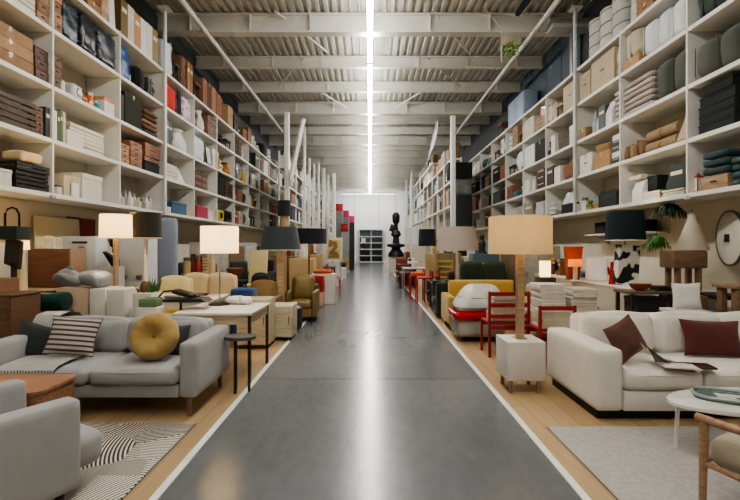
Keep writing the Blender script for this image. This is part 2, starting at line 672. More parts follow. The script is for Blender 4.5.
POSTS = [(287, 14.15, .15, 5.72, 'thick white column nearest on the left, a slanting brace at its top'),
         (304.5, 17.9, .1, 6.28, 'slim white column on the left, second behind the braced column'),
         (309.5, 22.5, .09, 5.3, 'thin white column on the left, third behind the braced column'),
         (314, 24.3, .09, 5.35, 'thin white column on the left, fourth behind the braced column'),
         (318.5, 25.7, .1, 5.75, 'white column on the left, fifth behind the braced column'),
         (323.5, 27.2, .17, 5.9, 'wide white column on the left, sixth behind the braced column'),
         (327.8, 30.2, .17, 5.9, 'wide white column on the left, seventh behind the braced column'),
         (334, 22.6, .15, 5.3, 'white column on the left standing in front of the red boxes'),
         (339.5, 36, .12, 5.0, 'last white column on the left close to the back wall'),
         (453, 14.15, .15, 5.62, 'thick white column nearest on the right beside the black cabinet'),
         (411.5, 25.7, .17, 6.25, 'white column on the right, second behind the thick one'),
         (406.5, 29.5, .15, 6.28, 'white column on the right, third behind the thick one'),
         (395.3, 31.5, .14, 5.6, 'farthest white column on the right near the black totem'),
         ]
for p in POSTS:
    post(*p)
x0, _, z0 = wp(290.5, 180, 13.45)
x1, _, z1 = wp(304, 119, 13.45)
o = thing('slanted_brace', 'white steel brace slanting up from the nearest left column', 'brace', (0, 0, 0))
MB().tube([(x0, 13.45, z0), (x1 - .02, 13.45, z1)], .075, 4).build('bar', WHT, o)
MB().box(x0, 13.45, z0 + .05, .1, .1, .5, bev=.01).build('clamp', M('#c7c8c6', 'paint'), o)
# twisted white banner on the right
o = thing('hanging_banner', 'curved white sheet banner hanging above the far right rack', 'banner', wp(434, 141, 17.0))
rows = []
for i in range(13):
    t = i / 12
    z = .82 - 1.75 * t
    xo = .13 - .42 * t ** 1.2
    wd = .04 + .075 * math.sin(PI * min(1, t * 1.15)) ** .8
    rows.append([(xo - wd + .07 * math.sin(3 * t), .12 * math.sin(4 * t), z), (xo, .02 + .1 * math.sin(4 * t + .8), z), (xo + wd * .7, -.1 * math.sin(4 * t), z)])
MB().strip(rows).build('sheet', M('#e8e8ec', 'fabric'), o)
MB().tube([(.13, 0, .8), (.13, 0, .95)], .02, 6).build('hanger', WHT, o)

# made-up light bar and area lamp, added to brighten the back wall
o = thing('added_light_bar', 'added white light bar at the ceiling brightening the back wall', 'ceiling light', (0, 37.6, 6.1))
MB().box(0, 0, 0, 5.0, .14, .1, bev=.01).build('housing', HSG, o)
MB().box(0, .04, -.06, 4.9, .06, .02).build('diffuser', glow('#f4f9ff', 5.0), o)
al = bpy.data.lights.new('back_wall_fill', 'AREA')
al.shape = 'RECTANGLE'
al.size, al.size_y, al.energy = 4.8, .2, 70
ao = bpy.data.objects.new('back_wall_fill', al)
COL.objects.link(ao)
ao.location = (0, .05, -.09)
ao.rotation_euler = (math.radians(62), 0, 0)
ao.parent = o

# leafy basket and dark pennant under the roof on the right
o = thing('hanging_planter', 'bright green leafy hanging planter under the ceiling beside the right pipe', 'plant', wp(511, 50, 9.0))
MB().box(0, .0, .22, .42, .05, .26, bev=.01).build('back_board', M('#b3a48e', 'card'), o)
mb = MB()
for i in range(60):
    a, e, r = RND.random() * 6.28, RND.random() * 3.14, .13 + RND.random() * .07
    c_ = Vector((math.cos(a) * math.sin(e) * r, -.04 + math.sin(a) * math.sin(e) * r * .5, math.cos(e) * r * .8))
    d_ = Vector((RND.uniform(-1, 1), RND.uniform(-1, 1), RND.uniform(-1, 1))) * .05
    u_ = Vector((RND.uniform(-1, 1), RND.uniform(-1, 1), RND.uniform(-1, 1))) * .04
    mb.strip([[c_ - d_, c_ + u_], [c_ - u_, c_ + d_]])
mb.build('foliage', M('#86a858', 'plain'), o)
MB().box(-.2, 0, .1, .02, .02, .72).build('hanger_rod', M('#c9c5b8', 'paint'), o)
MB().tube([(-.2, 0, .46), (-.55, -.1, .78)], .008, 5).build('cord', M('#c9c5b8', 'paint'), o)
o = thing('hanging_pennant', 'small dark navy pennant hanging from the roof beam on the right', 'pennant', wp(519, 8, 8.2))
MB().strip([[(.16, 0, .3), (.34, .03, .3)], [(.04, .01, .1), (.2, .04, .1)], [(-.06, 0, -.06), (.08, .02, -.06)], [(-.08, 0, -.14), (.0, .01, -.16)]]).build('cloth', M('#1f2a38', 'fabric'), o)
MB().box(.25, .015, .31, .24, .03, .03).build('top_bar', M('#8a8c8a', 'metal'), o)
# ------------------------------------------------------------------ things that stand on shelves (origin: bottom centre, front towards local -Y)
def k_carton(t, w, d, h, c, o):
    m = M(c, 'card')
    MB().box(0, 0, h / 2, w, d, h, bev=.006, seg=1).build('body', m, t)
    y = -d / 2 - .0015
    MB().prism([(d / 2, h), (d / 2, h + .002), (y, h + .002), (y, h - min(.09, h * .4)), (y + .0015, h - min(.09, h * .4)), (y + .0015, h)], 'x', -.024, .024).build('tape', M(o.get('c2', '#c9b48c'), 'gloss'), t)
    if o.get('slot', True):
        MB().box(0, -d / 2 - .001, h * .55, min(.12, w * .4), .004, .022, bev=.001).build('hand_hole', M('#2a221a', 'plain'), t)


def k_box(t, w, d, h, c, o):
    MB().box(0, 0, h * .4, w, d, h * .8, bev=.006, seg=1).build('body', M(c, o.get('m', 'card')), t)
    MB().box(0, 0, h * .9, w * 1.03, d * 1.03, h * .22, bev=.006, seg=1).build('lid', M(o.get('c2', c), o.get('m', 'card')), t)


def k_woodbox(t, w, d, h, c, o):
    m = M(c, 'wood')
    MB().box(0, 0, h / 2, w, d, h * .96, bev=.008).build('body', m, t)
    MB().box(0, 0, h * .98, w * 1.02, d * 1.02, h * .1, bev=.004).build('lid', M(o.get('c2', c), 'wood'), t)
    MB().box(0, -d / 2 - .006, h * .6, min(.1, w * .3), .012, .018, bev=.003).build('handle', M('#3a2a1c', 'wood'), t)


def k_crate(t, w, d, h, c, o):
    m = M(c, 'wood')
    mb = MB()
    n = max(2, round(h / .07))
    for i in range(n):
        z = (i + .5) * h / n
        hh = h / n * .72
        for sg in (-1, 1):
            mb.box(0, sg * (d / 2 - .008), z, w, .016, hh)
            mb.box(sg * (w / 2 - .008), 0, z, .016, d - .034, hh)
    mb.build('slat_wall', m, t)
    for sx in (-1, 1):
        for sy in (-1, 1):
            MB().box(sx * (w / 2 - .03), sy * (d / 2 - .03), h / 2, .026, .026, h * .98).build('corner_post', m, t)
    MB().box(0, 0, .012, w - .036, d - .036, .02).build('bottom', m, t)
    if o.get('fill'):
        MB().soft(0, 0, h * .45, w - .09, d - .09, h * .8, .04, 0, .015, 7, 6).build('contents', M(o['fill'], 'fabric'), t)


def k_book(t, w, d, h, c, o):
    """a book or board lying flat"""
    MB().box(0, 0, h / 2, w, d, h, bev=.002, seg=1).build('cover', M(c, 'plain'), t)
    MB().box(-.0, -.003, h / 2, w * .985, d + .002, h * .7).build('pages', M(o.get('c2', '#d9d2c0'), 'card'), t)


def k_standbook(t, w, d, h, c, o):
    """a book standing upright, spine to the aisle"""
    MB().box(0, 0, h / 2, w, d, h, bev=.003, seg=1).build('cover', M(c, 'plain'), t)
    MB().box(0, .004, h / 2 + .001, w * .75, d - .012, h + .001).build('pages', M('#d9d2c0', 'card'), t)
    if w > .03:
        MB().box(0, -d / 2 - .0006, h * .72, w * .7, .001, h * .12).build('spine_label', M(o.get('c2', '#d8cfb8'), 'plain'), t)


def k_textile(t, w, d, h, c, o):
    m = M(c, 'fabric')
    MB().soft(0, 0, h / 2, w, d, h, h * .42, .006, .006, 6, 8, seed=RND.random() * 9).build('fold', m, t)
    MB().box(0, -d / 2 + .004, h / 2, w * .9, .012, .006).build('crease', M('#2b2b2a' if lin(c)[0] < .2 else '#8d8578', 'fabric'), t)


def k_bundle(t, w, d, h, c, o):
    MB().soft(0, 0, h / 2, w * .97, d, h, min(w, d, h) * .22, .012, .03, 5, 12, seed=RND.random() * 9).build('body', M(c, o.get('m', 'fabric')), t)
    for q in o.get('straps', (-.25, .25)):
        MB().box(q * w, 0, h * .5, .02, d * 1.06, h * 1.06, bev=.008).build('strap', M(o.get('c2', '#20242a'), 'fabric'), t)


def k_wrap(t, w, d, h, c, o):
    """shiny plastic-wrapped stack"""
    MB().soft(0, 0, h / 2, w * .97, d, h, min(w, d, h) * .1, .012, .022, 8, 14, seed=RND.random() * 9).build('wrapping', M(c, 'gloss', .28), t)
    mb = MB()
    for i in range(4):
        z = h * (.18 + .2 * i)
        mb.box(0, 0, z, w * 1.01, d * 1.02, .008, rot=(.05 * (-1) ** i, .06 * (-1) ** i, 0))
    mb.build('fold_band', M(o.get('c2', '#59636e'), 'gloss', .3), t)


def k_cushion(t, w, d, h, c, o):
    MB().soft(0, 0, h / 2, w, d, h, min(w, d, h) * .28, .03, .01, 4, 12, seed=RND.random() * 9).build('body', M(c, 'fabric'), t)
    MB().tube([(-w / 2 + .02, -d / 2 - .016, h * .08), (-w / 2 + .008, -d / 2 - .01, h * .5), (-w / 2 + .02, -d / 2 - .016, h * .92)], .006, 6).build('piping', M(o.get('c2', c), 'fabric'), t)


def k_bag(t, w, d, h, c, o):
    MB().soft(0, 0, h * .45, w, d, h * .9, min(w, d) * .2, .015, .02, 5, 10, seed=RND.random() * 9).build('body', M(c, 'fabric') if not o.get('mat') else o['mat'], t)
    for sy in (-1, 1):
        MB().tube([(-w * .22, sy * d * .3, h * .82), (-w * .18, sy * d * .3, h * .96), (0, sy * d * .28, h), (w * .18, sy * d * .3, h * .96), (w * .22, sy * d * .3, h * .82)], .012, 6).build('handle', M(o.get('c2', c), 'fabric'), t)


def k_roll(t, w, d, h, c, o):
    r = min(w, d) / 2
    MB().lathe([(r * .8, 0), (r, h * .04), (r * .97, h * .5), (r, h * .95), (r * .85, h), (0, h * .99)], 18).build('body', M(c, o.get('m', 'fabric')), t)
    pts = [(math.cos(a * .55) * r * 1.0, math.sin(a * .55) * r * 1.0, h * (.05 + .9 * a / 34)) for a in range(35)]
    MB().tube(pts, r * .07, 5).build('wrap_band', M(o.get('c2', '#8f8f8f'), 'gloss'), t)


def k_layroll(t, w, d, h, c, o):
    r = h / 2
    MB().lathe([(r * .3, -w / 2), (r, -w / 2 + .01), (r * 1.0, w / 2 - .01), (r * .3, w / 2)], 16, (0, 0, r), (0, PI / 2, 0)).build('body', M(c, o.get('m', 'card')), t)
    MB().lathe([(r * 1.02, -.03), (r * 1.02, .03)], 16, (0, 0, r), (0, PI / 2, 0)).build('paper_band', M(o.get('c2', '#8a6a40'), 'card'), t)


PROFS = {
    'vase': [(.3, 0), (.42, .02), (.5, .25), (.46, .5), (.28, .78), (.24, .88), (.32, 1), (.26, .98), (.2, .85)],
    'jar': [(.42, 0), (.48, .03), (.48, .7), (.4, .78)],
    'bottle': [(.4, 0), (.46, .03), (.46, .55), (.2, .72), (.17, .95), (.2, 1)],
    'pot': [(.34, 0), (.36, .02), (.5, .96), (.5, 1), (.44, 1), (.42, .9), (0, .88)],
    'bowl': [(.2, 0), (.22, .06), (.4, .4), (.5, .98), (.47, 1), (.36, .45), (0, .15)],
    'mug': [(.4, 0), (.44, .03), (.46, 1), (.42, 1), (.4, .1), (0, .08)],
    'figure': [(.36, 0), (.4, .03), (.3, .3), (.42, .5), (.3, .66), (.16, .72), (.26, .8), (.28, .9), (.18, .98), (0, 1)],
    'basket': [(.4, 0), (.43, .02), (.5, .9), (.51, 1), (.46, 1), (.42, .1), (0, .08)],
}


def lath(kind, w, d, h, n=18):
    return MB().lathe([(r * w, z * h) for r, z in PROFS[kind]], n, sy=min(1.0, d / w) if w > 0 else 1)


def k_vase(t, w, d, h, c, o):
    lath('vase', w, w, h).build('body', M(c, o.get('m', 'gloss')), t)
    MB().lathe([(.29 * w, h * .86), (.31 * w, h * .87), (.29 * w, h * .89)], 16).build('neck_ring', M(o.get('c2', c), 'gloss'), t)


def k_jar(t, w, d, h, c, o):
    lath('jar', w, w, h).build('body', M(c, o.get('m', 'gloss')), t)
    MB().cyl(0, 0, h * .78, h, w * .43, n=16).build('lid', M(o.get('c2', '#8c8a84'), 'metal'), t)


def k_bottle(t, w, d, h, c, o):
    lath('bottle', w, w, h).build('body', M(c, o.get('m', 'gloss')), t)
    MB().cyl(0, 0, h * .96, h * 1.03, w * .2, n=10).build('stopper', M(o.get('c2', '#6b5236'), 'plain'), t)


def k_pot(t, w, d, h, c, o):
    hp = h * .5
    lath('pot', w * .9, w, hp).build('pot', M(c, 'plain'), t)
    mb = MB()
    for i in range(26):
        a, e = RND.random() * 6.28, RND.random()
        r, l = w * .12, h * .5 * (.5 + .5 * RND.random())
        x1, y1 = math.cos(a) * w * .55 * e, math.sin(a) * w * .55 * e
        mb.strip([[(math.cos(a) * .02, math.sin(a) * .02, hp * .9), (math.cos(a) * .02 + .004, math.sin(a) * .02 + .004, hp * .9)],
                  [(x1 * .6 - r * .5 * math.sin(a), y1 * .6 + r * .5 * math.cos(a), hp + l * .7), (x1 * .6 + r * .5 * math.sin(a), y1 * .6 - r * .5 * math.cos(a), hp + l * .7)],
                  [(x1, y1, hp + l), (x1 + .003, y1 + .003, hp + l)]])
    mb.build('foliage', M(o.get('c2', '#3f5a2c'), 'plain'), t)


def k_bowl(t, w, d, h, c, o):
    lath('bowl', w, d, h, 24).build('body', M(c, o.get('m', 'wood')), t)
    MB().lathe([(.475 * w, h * .97), (.505 * w, h * .985), (.475 * w, h)], 24, sy=min(1, d / w)).build('rim', M(o.get('c2', c), 'wood'), t)


def k_mug(t, w, d, h, c, o):
    lath('mug', w * .85, w, h).build('body', M(c, 'gloss'), t)
    MB().tube([(w * .36, 0, h * .8), (w * .56, 0, h * .72), (w * .58, 0, h * .4), (w * .36, 0, h * .22)], w * .05, 6).build('handle', M(c, 'gloss'), t)


def k_figure(t, w, d, h, c, o):
    lath('figure', w, w, h).build('body', M(c, 'plain'), t)
    MB().box(0, 0, .02, w * .9, w * .9, .04, bev=.006).build('plinth', M(o.get('c2', '#3a3835'), 'plain'), t)


def k_basket(t, w, d, h, c, o):
    mb = MB()
    for i in range(7):
        z = h * (.06 + .14 * i)
        s = .86 + .02 * i
        pts = [(w / 2 * s * q[0], d / 2 * s * q[1], z) for q in ((-1, -.8), (-.8, -1), (.8, -1), (1, -.8), (1, .8), (.8, 1), (-.8, 1), (-1, .8))]
        mb.tube(pts, h * .075, 6, True)
    mb.build('wicker_wall', M(c, 'wood'), t)
    MB().box(0, 0, h * .03, w * .8, d * .8, h * .06).build('bottom', M(c, 'wood'), t)
    for sx in (-1, 1):
        MB().tube([(sx * w * .49, -d * .15, h * .92), (sx * w * .5, -d * .1, h * 1.0), (sx * w * .5, d * .1, h * 1.0), (sx * w * .49, d * .15, h * .92)], .01, 6).build('handle', M(o.get('c2', '#4a3725'), 'leather'), t)


def k_panel(t, w, d, h, c, o):
    """framed board leaning on the shelf"""
    a = o.get('lean', .12)
    R3 = (-a, 0, 0)
    ca, sa = math.cos(a), math.sin(a)
    MB().box(0, sa * h / 2, ca * h / 2, w, .022, h, R3, bev=.004, seg=1).build('frame', M(c, 'paint'), t)
    MB().box(0, sa * h / 2 - .0125 * ca, ca * h / 2 + .0125 * sa * -1, w * .84, .003, h * .84, R3).build('sheet', o.get('mat') or M(o.get('c2', '#d9d6cc'), 'card'), t)


def k_folder(t, w, d, h, c, o):
    """magazine file box with sloping side"""
    MB().prism([(-d / 2, 0), (d / 2, 0), (d / 2, h), (-d / 2 + d * .25, h), (-d / 2, h * .55)], 'x', -w / 2, w / 2).build('body', M(c, 'card'), t)
    MB().box(0, -d / 2 - .001, h * .3, w * .5, .003, h * .16).build('label_patch', M(o.get('c2', '#e4e0d2'), 'card'), t)


def k_cone(t, w, d, h, c, o):
    MB().lathe([(.5 * w, 0), (.5 * w, .01), (.1 * w, h * .96), (0, h)], 18).build('cone', M(c, 'card'), t)
    MB().lathe([(.5 * w, 0), (.54 * w, .006), (.5 * w, .014)], 18).build('rim', M(c, 'card'), t)


def k_lantern(t, w, d, h, c, o):
    mb = MB()
    for sx in (-1, 1):
        for sy in (-1, 1):
            mb.box(sx * w * .42, sy * w * .42, h * .42, w * .1, w * .1, h * .7)
    mb.box(0, 0, h * .04, w, w, h * .08)
    mb.box(0, 0, h * .8, w, w, h * .06)
    mb.build('frame', M(c, 'paint'), t)
    MB().box(0, 0, h * .42, w * .78, w * .78, h * .66).build('panes', M(o.get('c2', '#e9e2d4'), 'gloss'), t)
    MB().lathe([(w * .5, h * .83), (w * .16, h * .95), (w * .1, h), (0, h)], 4, rot=(0, 0, PI / 4)).build('roof_cap', M(c, 'paint'), t)


def k_tray(t, w, d, h, c, o):
    mb = MB().box(0, 0, .008, w, d, .016)
    for sg in (-1, 1):
        mb.box(0, sg * (d / 2 - .006), h / 2, w, .012, h)
        mb.box(sg * (w / 2 - .006), 0, h / 2, .012, d - .024, h)
    mb.build('tray_body', M(c, o.get('m', 'wood')), t)
    MB().box(0, -d / 2 - .002, h * .6, w * .3, .006, h * .24, bev=.002).build('grip', M(o.get('c2', '#5a3d22'), 'wood'), t)


def k_chairback(t, w, d, h, c, o):
    """small chair"""
    MB().soft(0, 0, h * .47, w, d, h * .1, .03, .01, n=6).build('seat', M(c, 'leather'), t)
    MB().soft(0, d * .42, h * .74, w, d * .16, h * .5, .04, .01, n=6).build('backrest', M(c, 'leather'), t)
    for sx in (-1, 1):
        for sy in (-1, 1):
            MB().cyl(sx * w * .4, sy * d * .4, 0, h * .44, .016, .02, 8).build('leg', M(o.get('c2', '#3a2416'), 'wood'), t)


def k_metalcab(t, w, d, h, c, o):
    MB().box(0, 0, h / 2, w, d, h, bev=.01).build('body', M(c, 'paint'), t)
    for sg in (-1, 1):
        dr = MB().box(sg * w * .245, -d / 2 - .008, h / 2, w * .47, .016, h * .92, bev=.004).build('door', M(o.get('c2', c), 'paint'), t)
        MB().box(sg * w * .05, -d / 2 - .024, h * .5, .012, .016, .12).build('handle', M('#c9ccce', 'metal'), dr)


def k_clockradio(t, w, d, h, c, o):
    """small appliance with a dial"""
    MB().soft(0, 0, h / 2, w, d, h, min(w, h) * .18, n=6).build('body', M(c, 'gloss'), t)
    MB().lathe([(h * .28, 0), (h * .26, .012), (0, .012)], 16, (w * .1, -d / 2, h * .5), (PI / 2, 0, 0)).build('dial', M(o.get('c2', '#20201e'), 'gloss'), t)


KINDS_ = {k[2:]: v for k, v in list(globals().items()) if k.startswith('k_')}
CATS = dict(carton='box', box='box', woodbox='box', crate='crate', book='book', standbook='book', textile='folded textile', bundle='bundle', wrap='wrapped bundle',
            cushion='cushion', bag='bag', roll='roll', layroll='roll', vase='vase', jar='jar', bottle='bottle', pot='plant', bowl='bowl', mug='mug', figure='figurine',
            basket='basket', panel='picture', folder='file box', cone='paper cone', lantern='lantern', tray='tray', chairback='chair', metalcab='cabinet', clockradio='radio')
NAMES = dict(carton='cardboard_carton', box='lidded_box', woodbox='wooden_box', crate='slatted_crate', book='flat_book', standbook='standing_book', textile='folded_textile',
             bundle='strapped_bundle', wrap='wrapped_bundle', cushion='seat_cushion', bag='cloth_bag', roll='wrapped_roll', layroll='paper_roll', vase='vase', jar='storage_jar',
             bottle='glass_bottle', pot='potted_plant', bowl='wooden_bowl', mug='mug', figure='figurine', basket='wicker_basket', panel='framed_board', folder='magazine_file',
             cone='paper_cone', lantern='lantern', tray='wooden_tray', chairback='display_chair', metalcab='metal_cabinet', clockradio='table_radio')
BYPART = set()


def item(kind, label, c, loc, rz, w, d, h, o=None, group=None):
    o = o or {}
    t = thing(o.get('name', NAMES[kind]), label, o.get('cat', CATS[kind]), loc, rz, group)
    KINDS_[kind](t, w, d, h, c, o)
    fit(t, w, d if kind != 'panel' else 9, h)
    return t


def fit(t, w, d, h):
    """keep every part of a thing inside its own w x d x h and standing on its base"""
    bpy_vs = []
    st = list(t.children)
    while st:
        q = st.pop()
        st += list(q.children)
        if q.type == 'MESH':
            bpy_vs.append(q.data)
    P = [v.co for me in bpy_vs for v in me.vertices]
    lo = [min(p[i] for p in P) for i in range(3)]
    hi = [max(p[i] for p in P) for i in range(3)]
    k = [min(1.0, s_ / max(1e-6, hi[i] - lo[i])) for i, s_ in enumerate((w, d, h))]
    off = [0 if k[i] == 1.0 and lo[i] > -s_ / 2 - 1e-4 and hi[i] < s_ / 2 + 1e-4 else -(lo[i] + hi[i]) / 2 for i, s_ in enumerate((w, d))]
    for me in bpy_vs:
        for v in me.vertices:
            v.co.x = (v.co.x + off[0]) * k[0]
            v.co.y = (v.co.y + off[1]) * k[1] if d < 5 else v.co.y
            v.co.z = (v.co.z - lo[2]) * k[2]


# ------------------------------------------------------------------ the racks
XF = 4.2                                             # front plane of the wall racks
ZL = [2.17, 2.89, 3.60, 4.36, 5.07]
YB = [4.16, 5.69, 7.22, 8.75, 10.28, 11.81, 13.34, 14.87, 16.4, 17.93, 19.46, 20.99]
TH = .062
BACK = M('#c3bcaa', 'paint', .75)
SHELF = M('#dcdcd6', 'paint', .45)
ORD = ['first', 'second', 'third', 'fourth', 'fifth', 'sixth', 'seventh', 'eighth', 'ninth', 'tenth', 'eleventh', 'twelfth']
LEVW = ['bottom shelf', 'second shelf', 'third shelf', 'fourth shelf', 'top shelf']


def rack_bay(sg, xf, ya, yb, levels, z0, ztop, label, depth=.56, last=False, thick=.028, backtop=None, posts=False):
    """one bay; origin on the floor or at the wall, parts: upright, shelf, back_panel"""
    xc = sg * (xf + depth / 2)
    t = thing('shelving_bay', label, 'shelving', (xc, (ya + yb) / 2, z0))
    L = yb - ya - .004
    if posts:
        for sy in ((-1, 1) if last else (-1,)):
            for sx in (-1, 1):
                MB().box(sx * (depth / 2 - .028), sy * (L / 2 - .025), (ztop - z0) / 2, .05, .05, ztop - z0, bev=.004, seg=1).build('post', SHELF, t)
    else:
        MB().box(0, -L / 2 + thick / 2, (ztop - z0) / 2, depth - .004, thick, ztop - z0).build('upright', SHELF, t)
    if last and not posts:
        MB().box(0, L / 2 - thick / 2, (ztop - z0) / 2, depth - .004, thick, ztop - z0).build('upright', SHELF, t)
    for z in levels:
        MB().box(0, thick / 2, z - z0, depth - .002, L - thick - .002, TH, bev=.006, seg=1).build('shelf', SHELF, t)
    bt = backtop or ztop
    if not posts:
        MB().box(sg * (depth / 2 + .008), 0, (bt - z0) / 2, .014, L, bt - z0).build('back_panel', BACK, t)
    return t


SIDE = {-1: 'left', 1: 'right'}
for sg in (-1, 1):
    for b in range(len(YB) - 1):
        lab = 'white wall shelving bay on the %s, %s from the camera' % (SIDE[sg], ORD[b])
        t = rack_bay(sg, XF, YB[b], YB[b + 1], ZL, ZL[0] - TH / 2, 5.12 if b != 2 else 5.12, lab, last=(b == len(YB) - 2), backtop=ZL[4])
        if b == 1:                                   # price ticket on the lowest board at the upright
            MB().box(-sg * (.28 + .004), -.765, 0.02 + TH / 2 - .045, .004, .1, .045).build('shelf_ticket', M('#2f4f9e' if sg < 0 else '#e8e8ec', 'paint'), t)
    # tall post standing through the third upright up to the roof
    o = thing('rack_post', 'tall %s post rising from the %s wall rack to the ceiling' % ('white' if sg < 0 else 'pale grey', SIDE[sg]), 'post', (sg * (XF - .03), YB[2] + (1.53 if sg > 0 else 1.53) - .0, ZL[0]))
    MB().box(0, 0, (6.3 - ZL[0]) / 2, .05, .07, 6.3 - ZL[0], bev=.008).build('shaft', WHT if sg < 0 else M('#c4c5c2', 'paint'), o)
    MB().box(0, 0, 6.3 - ZL[0] + .02, .22, .22, .04).build('head_plate', WHT, o)

# ticket writing
for sg, txt, colr in ((1, '120', '#3a4a8c'), (-1, '118', '#e8ecf6')):
    cu = bpy.data.curves.new('ticket_writing', 'FONT')
    cu.body = txt
    cu.size = .045
    cu.align_x = 'CENTER'
    cu.align_y = 'CENTER'
    cu.extrude = .001
    cu.materials.append(M(colr, 'paint'))
    oc = bpy.data.objects.new('ticket_curve', cu)
    COL.objects.link(oc)
    bpy.context.view_layer.update()
    me = bpy.data.meshes.new_from_object(oc.evaluated_get(bpy.context.evaluated_depsgraph_get()))
    bpy.data.objects.remove(oc)
    o = bpy.data.objects.new('ticket_writing', me)
    COL.objects.link(o)
    par = [q for q in bpy.data.objects if q.name.startswith('shelf_ticket')][0 if sg < 0 else 1]
    o.parent = par
    o.location = (-sg * (.284 + .004), -.765, .02 + TH / 2 - .045)
    o.rotation_euler = (PI / 2, 0, PI / 2 if sg < 0 else -PI / 2)

USED = {}


def put(sg, lev, kind, desc, c, pa, pb, h, xf=XF, zs=None, inset=.03, d=.4, zoff=0.0, o=None, where=None, group=None, gap=.008):
    """place one item on a shelf: pa, pb are the photo columns its front spans"""
    ya, yb = F * (xf + inset) / abs(pa - CX), F * (xf + inset) / abs(pb - CX)
    ya, yb = min(ya, yb) + gap / 2, max(ya, yb) - gap / 2
    zl = (zs or ZL)[lev] + TH / 2 + .001
    w = yb - ya
    x = sg * (xf + inset + d / 2)
    return item(kind, desc + (', ' + where if where else ''), c, (x, (ya + yb) / 2, zl + zoff), PI / 2 if sg < 0 else -PI / 2, w, d, h, o, group)


def bay_of(y, table=YB):
    for i in range(len(table) - 1):
        if y < table[i + 1]:
            return i
    return len(table) - 2


def P_(sg, lev, kind, desc, c, pa, pb, h, **k):
    y = F * XF / abs((pa + pb) / 2 - CX)
    wh = '%s wall rack, %s bay, %s' % (SIDE[sg], ORD[bay_of(y)], LEVW[lev])
    return put(sg, lev, kind, desc, c, pa, pb, h, where=wh, **k)


POSW = {2: ['lower', 'upper'], 3: ['lowest', 'middle', 'topmost'], 4: ['lowest', 'second-lowest', 'third-up', 'topmost'], 5: ['lowest', 'second-lowest', 'middle', 'fourth-up', 'topmost'],
        6: ['lowest', 'second-lowest', 'third-up', 'fourth-up', 'fifth-up', 'topmost'], 7: ['lowest', 'second-lowest', 'third-up', 'middle', 'fifth-up', 'sixth-up', 'topmost']}


def stack(sg, lev, kind, desc, c, pa, pb, h, n, jit=.015, cols=None, **k):
    hh = h / n
    dsc = desc.split(' ')
    z0 = k.pop('zoff', 0.0)
    for i in range(n):
        cc = (cols[i % len(cols)] if cols else c)
        t = P_(sg, lev, kind, POSW[n][i] + ' ' + desc + ' of a pile', cc, pa, pb, hh - .002, zoff=z0 + i * hh, **k)
        t.location.x += RND.uniform(-jit, jit) * .6
        t['group'] = desc + ' pile'


def row(sg, lev, kind, desc, cols, pa, pb, h, n, hv=.0, **k):
    ya, yb = F * XF / abs(pa - CX), F * XF / abs(pb - CX)
    if n == 2:
        wd = ['nearer', 'farther']
    elif n == 3:
        wd = ['nearest', 'middle', 'farthest']
    else:
        wd = ['nearest'] + [ORD[i] for i in range(1, n - 1)] + ['farthest']
    for i in range(n):
        y0, y1 = ya + (yb - ya) * i / n, ya + (yb - ya) * (i + 1) / n
        # y back to columns
        p0, p1 = CX + sg * F * XF / y0, CX + sg * F * XF / y1
        P_(sg, lev, kind, wd[i] + ' ' + desc + ' of a row', cols[i % len(cols)], p0, p1, h * (1 + hv * RND.uniform(-1, 1)), group=desc + ' row', **k)
# ------------------------------------------------------------------ left wall rack, bay by bay, as the photo shows it
L, Rt = -1, 1
# bay 1 (nearest)
P_(L, 0, 'box', 'pale grey lidded box', '#c9c6bf', -14, 13, .19, d=.25, inset=.01)
stack(L, 0, 'crate', 'black slatted crate', '#22211f', 16, 49, .33, 3, d=.44)
P_(L, 0, 'bundle', 'crumpled cream fleece', '#d8bf92', 22, 44, .15, zoff=.335, d=.3, o=dict(c2='#c9a978', straps=(-.2,)))
P_(L, 1, 'crate', 'big dark brown crate with white cloth', '#4a3524', -20, 36, .38, d=.46, o=dict(fill='#cfcdc6'))
stack(L, 1, 'woodbox', 'brown wooden box', '#7a5433', 36.5, 44.5, .36, 4, d=.44)
P_(L, 1, 'standbook', 'dark grey board', '#3c3d40', 45.5, 50.5, .4, d=.4)
stack(L, 2, 'carton', 'tan carton', '#a87b48', -16, 34, .46, 3, cols=['#96714a', '#a88258', '#a07a50'], d=.44, o=dict(slot=False, c2='#8a643a'))
stack(L, 2, 'woodbox', 'dark brown box', '#5a3a26', 36, 50, .42, 3, d=.42)
P_(L, 3, 'standbook', 'white leaning catalogue', '#d3d0c8', -2, 10, .36, d=.3)
stack(L, 3, 'book', 'cream board', '#b9b0a0', 12, 36, .28, 4, cols=['#cfc8b8', '#54402c', '#d5d0c4', '#8a7a64'], d=.44)
stack(L, 3, 'woodbox', 'tan wooden case', '#a06c38', 38, 50, .52, 4, cols=['#a9763e', '#8c5c30'], d=.44)
stack(L, 3, 'woodbox', 'warm tan wooden case', '#a06c38', 53.5, 63, .55, 4, cols=['#9a6636', '#b07c46'], d=.44)
stack(L, 2, 'woodbox', 'brown slatted wooden box', '#6a452c', 53.5, 62.5, .44, 3, d=.42)
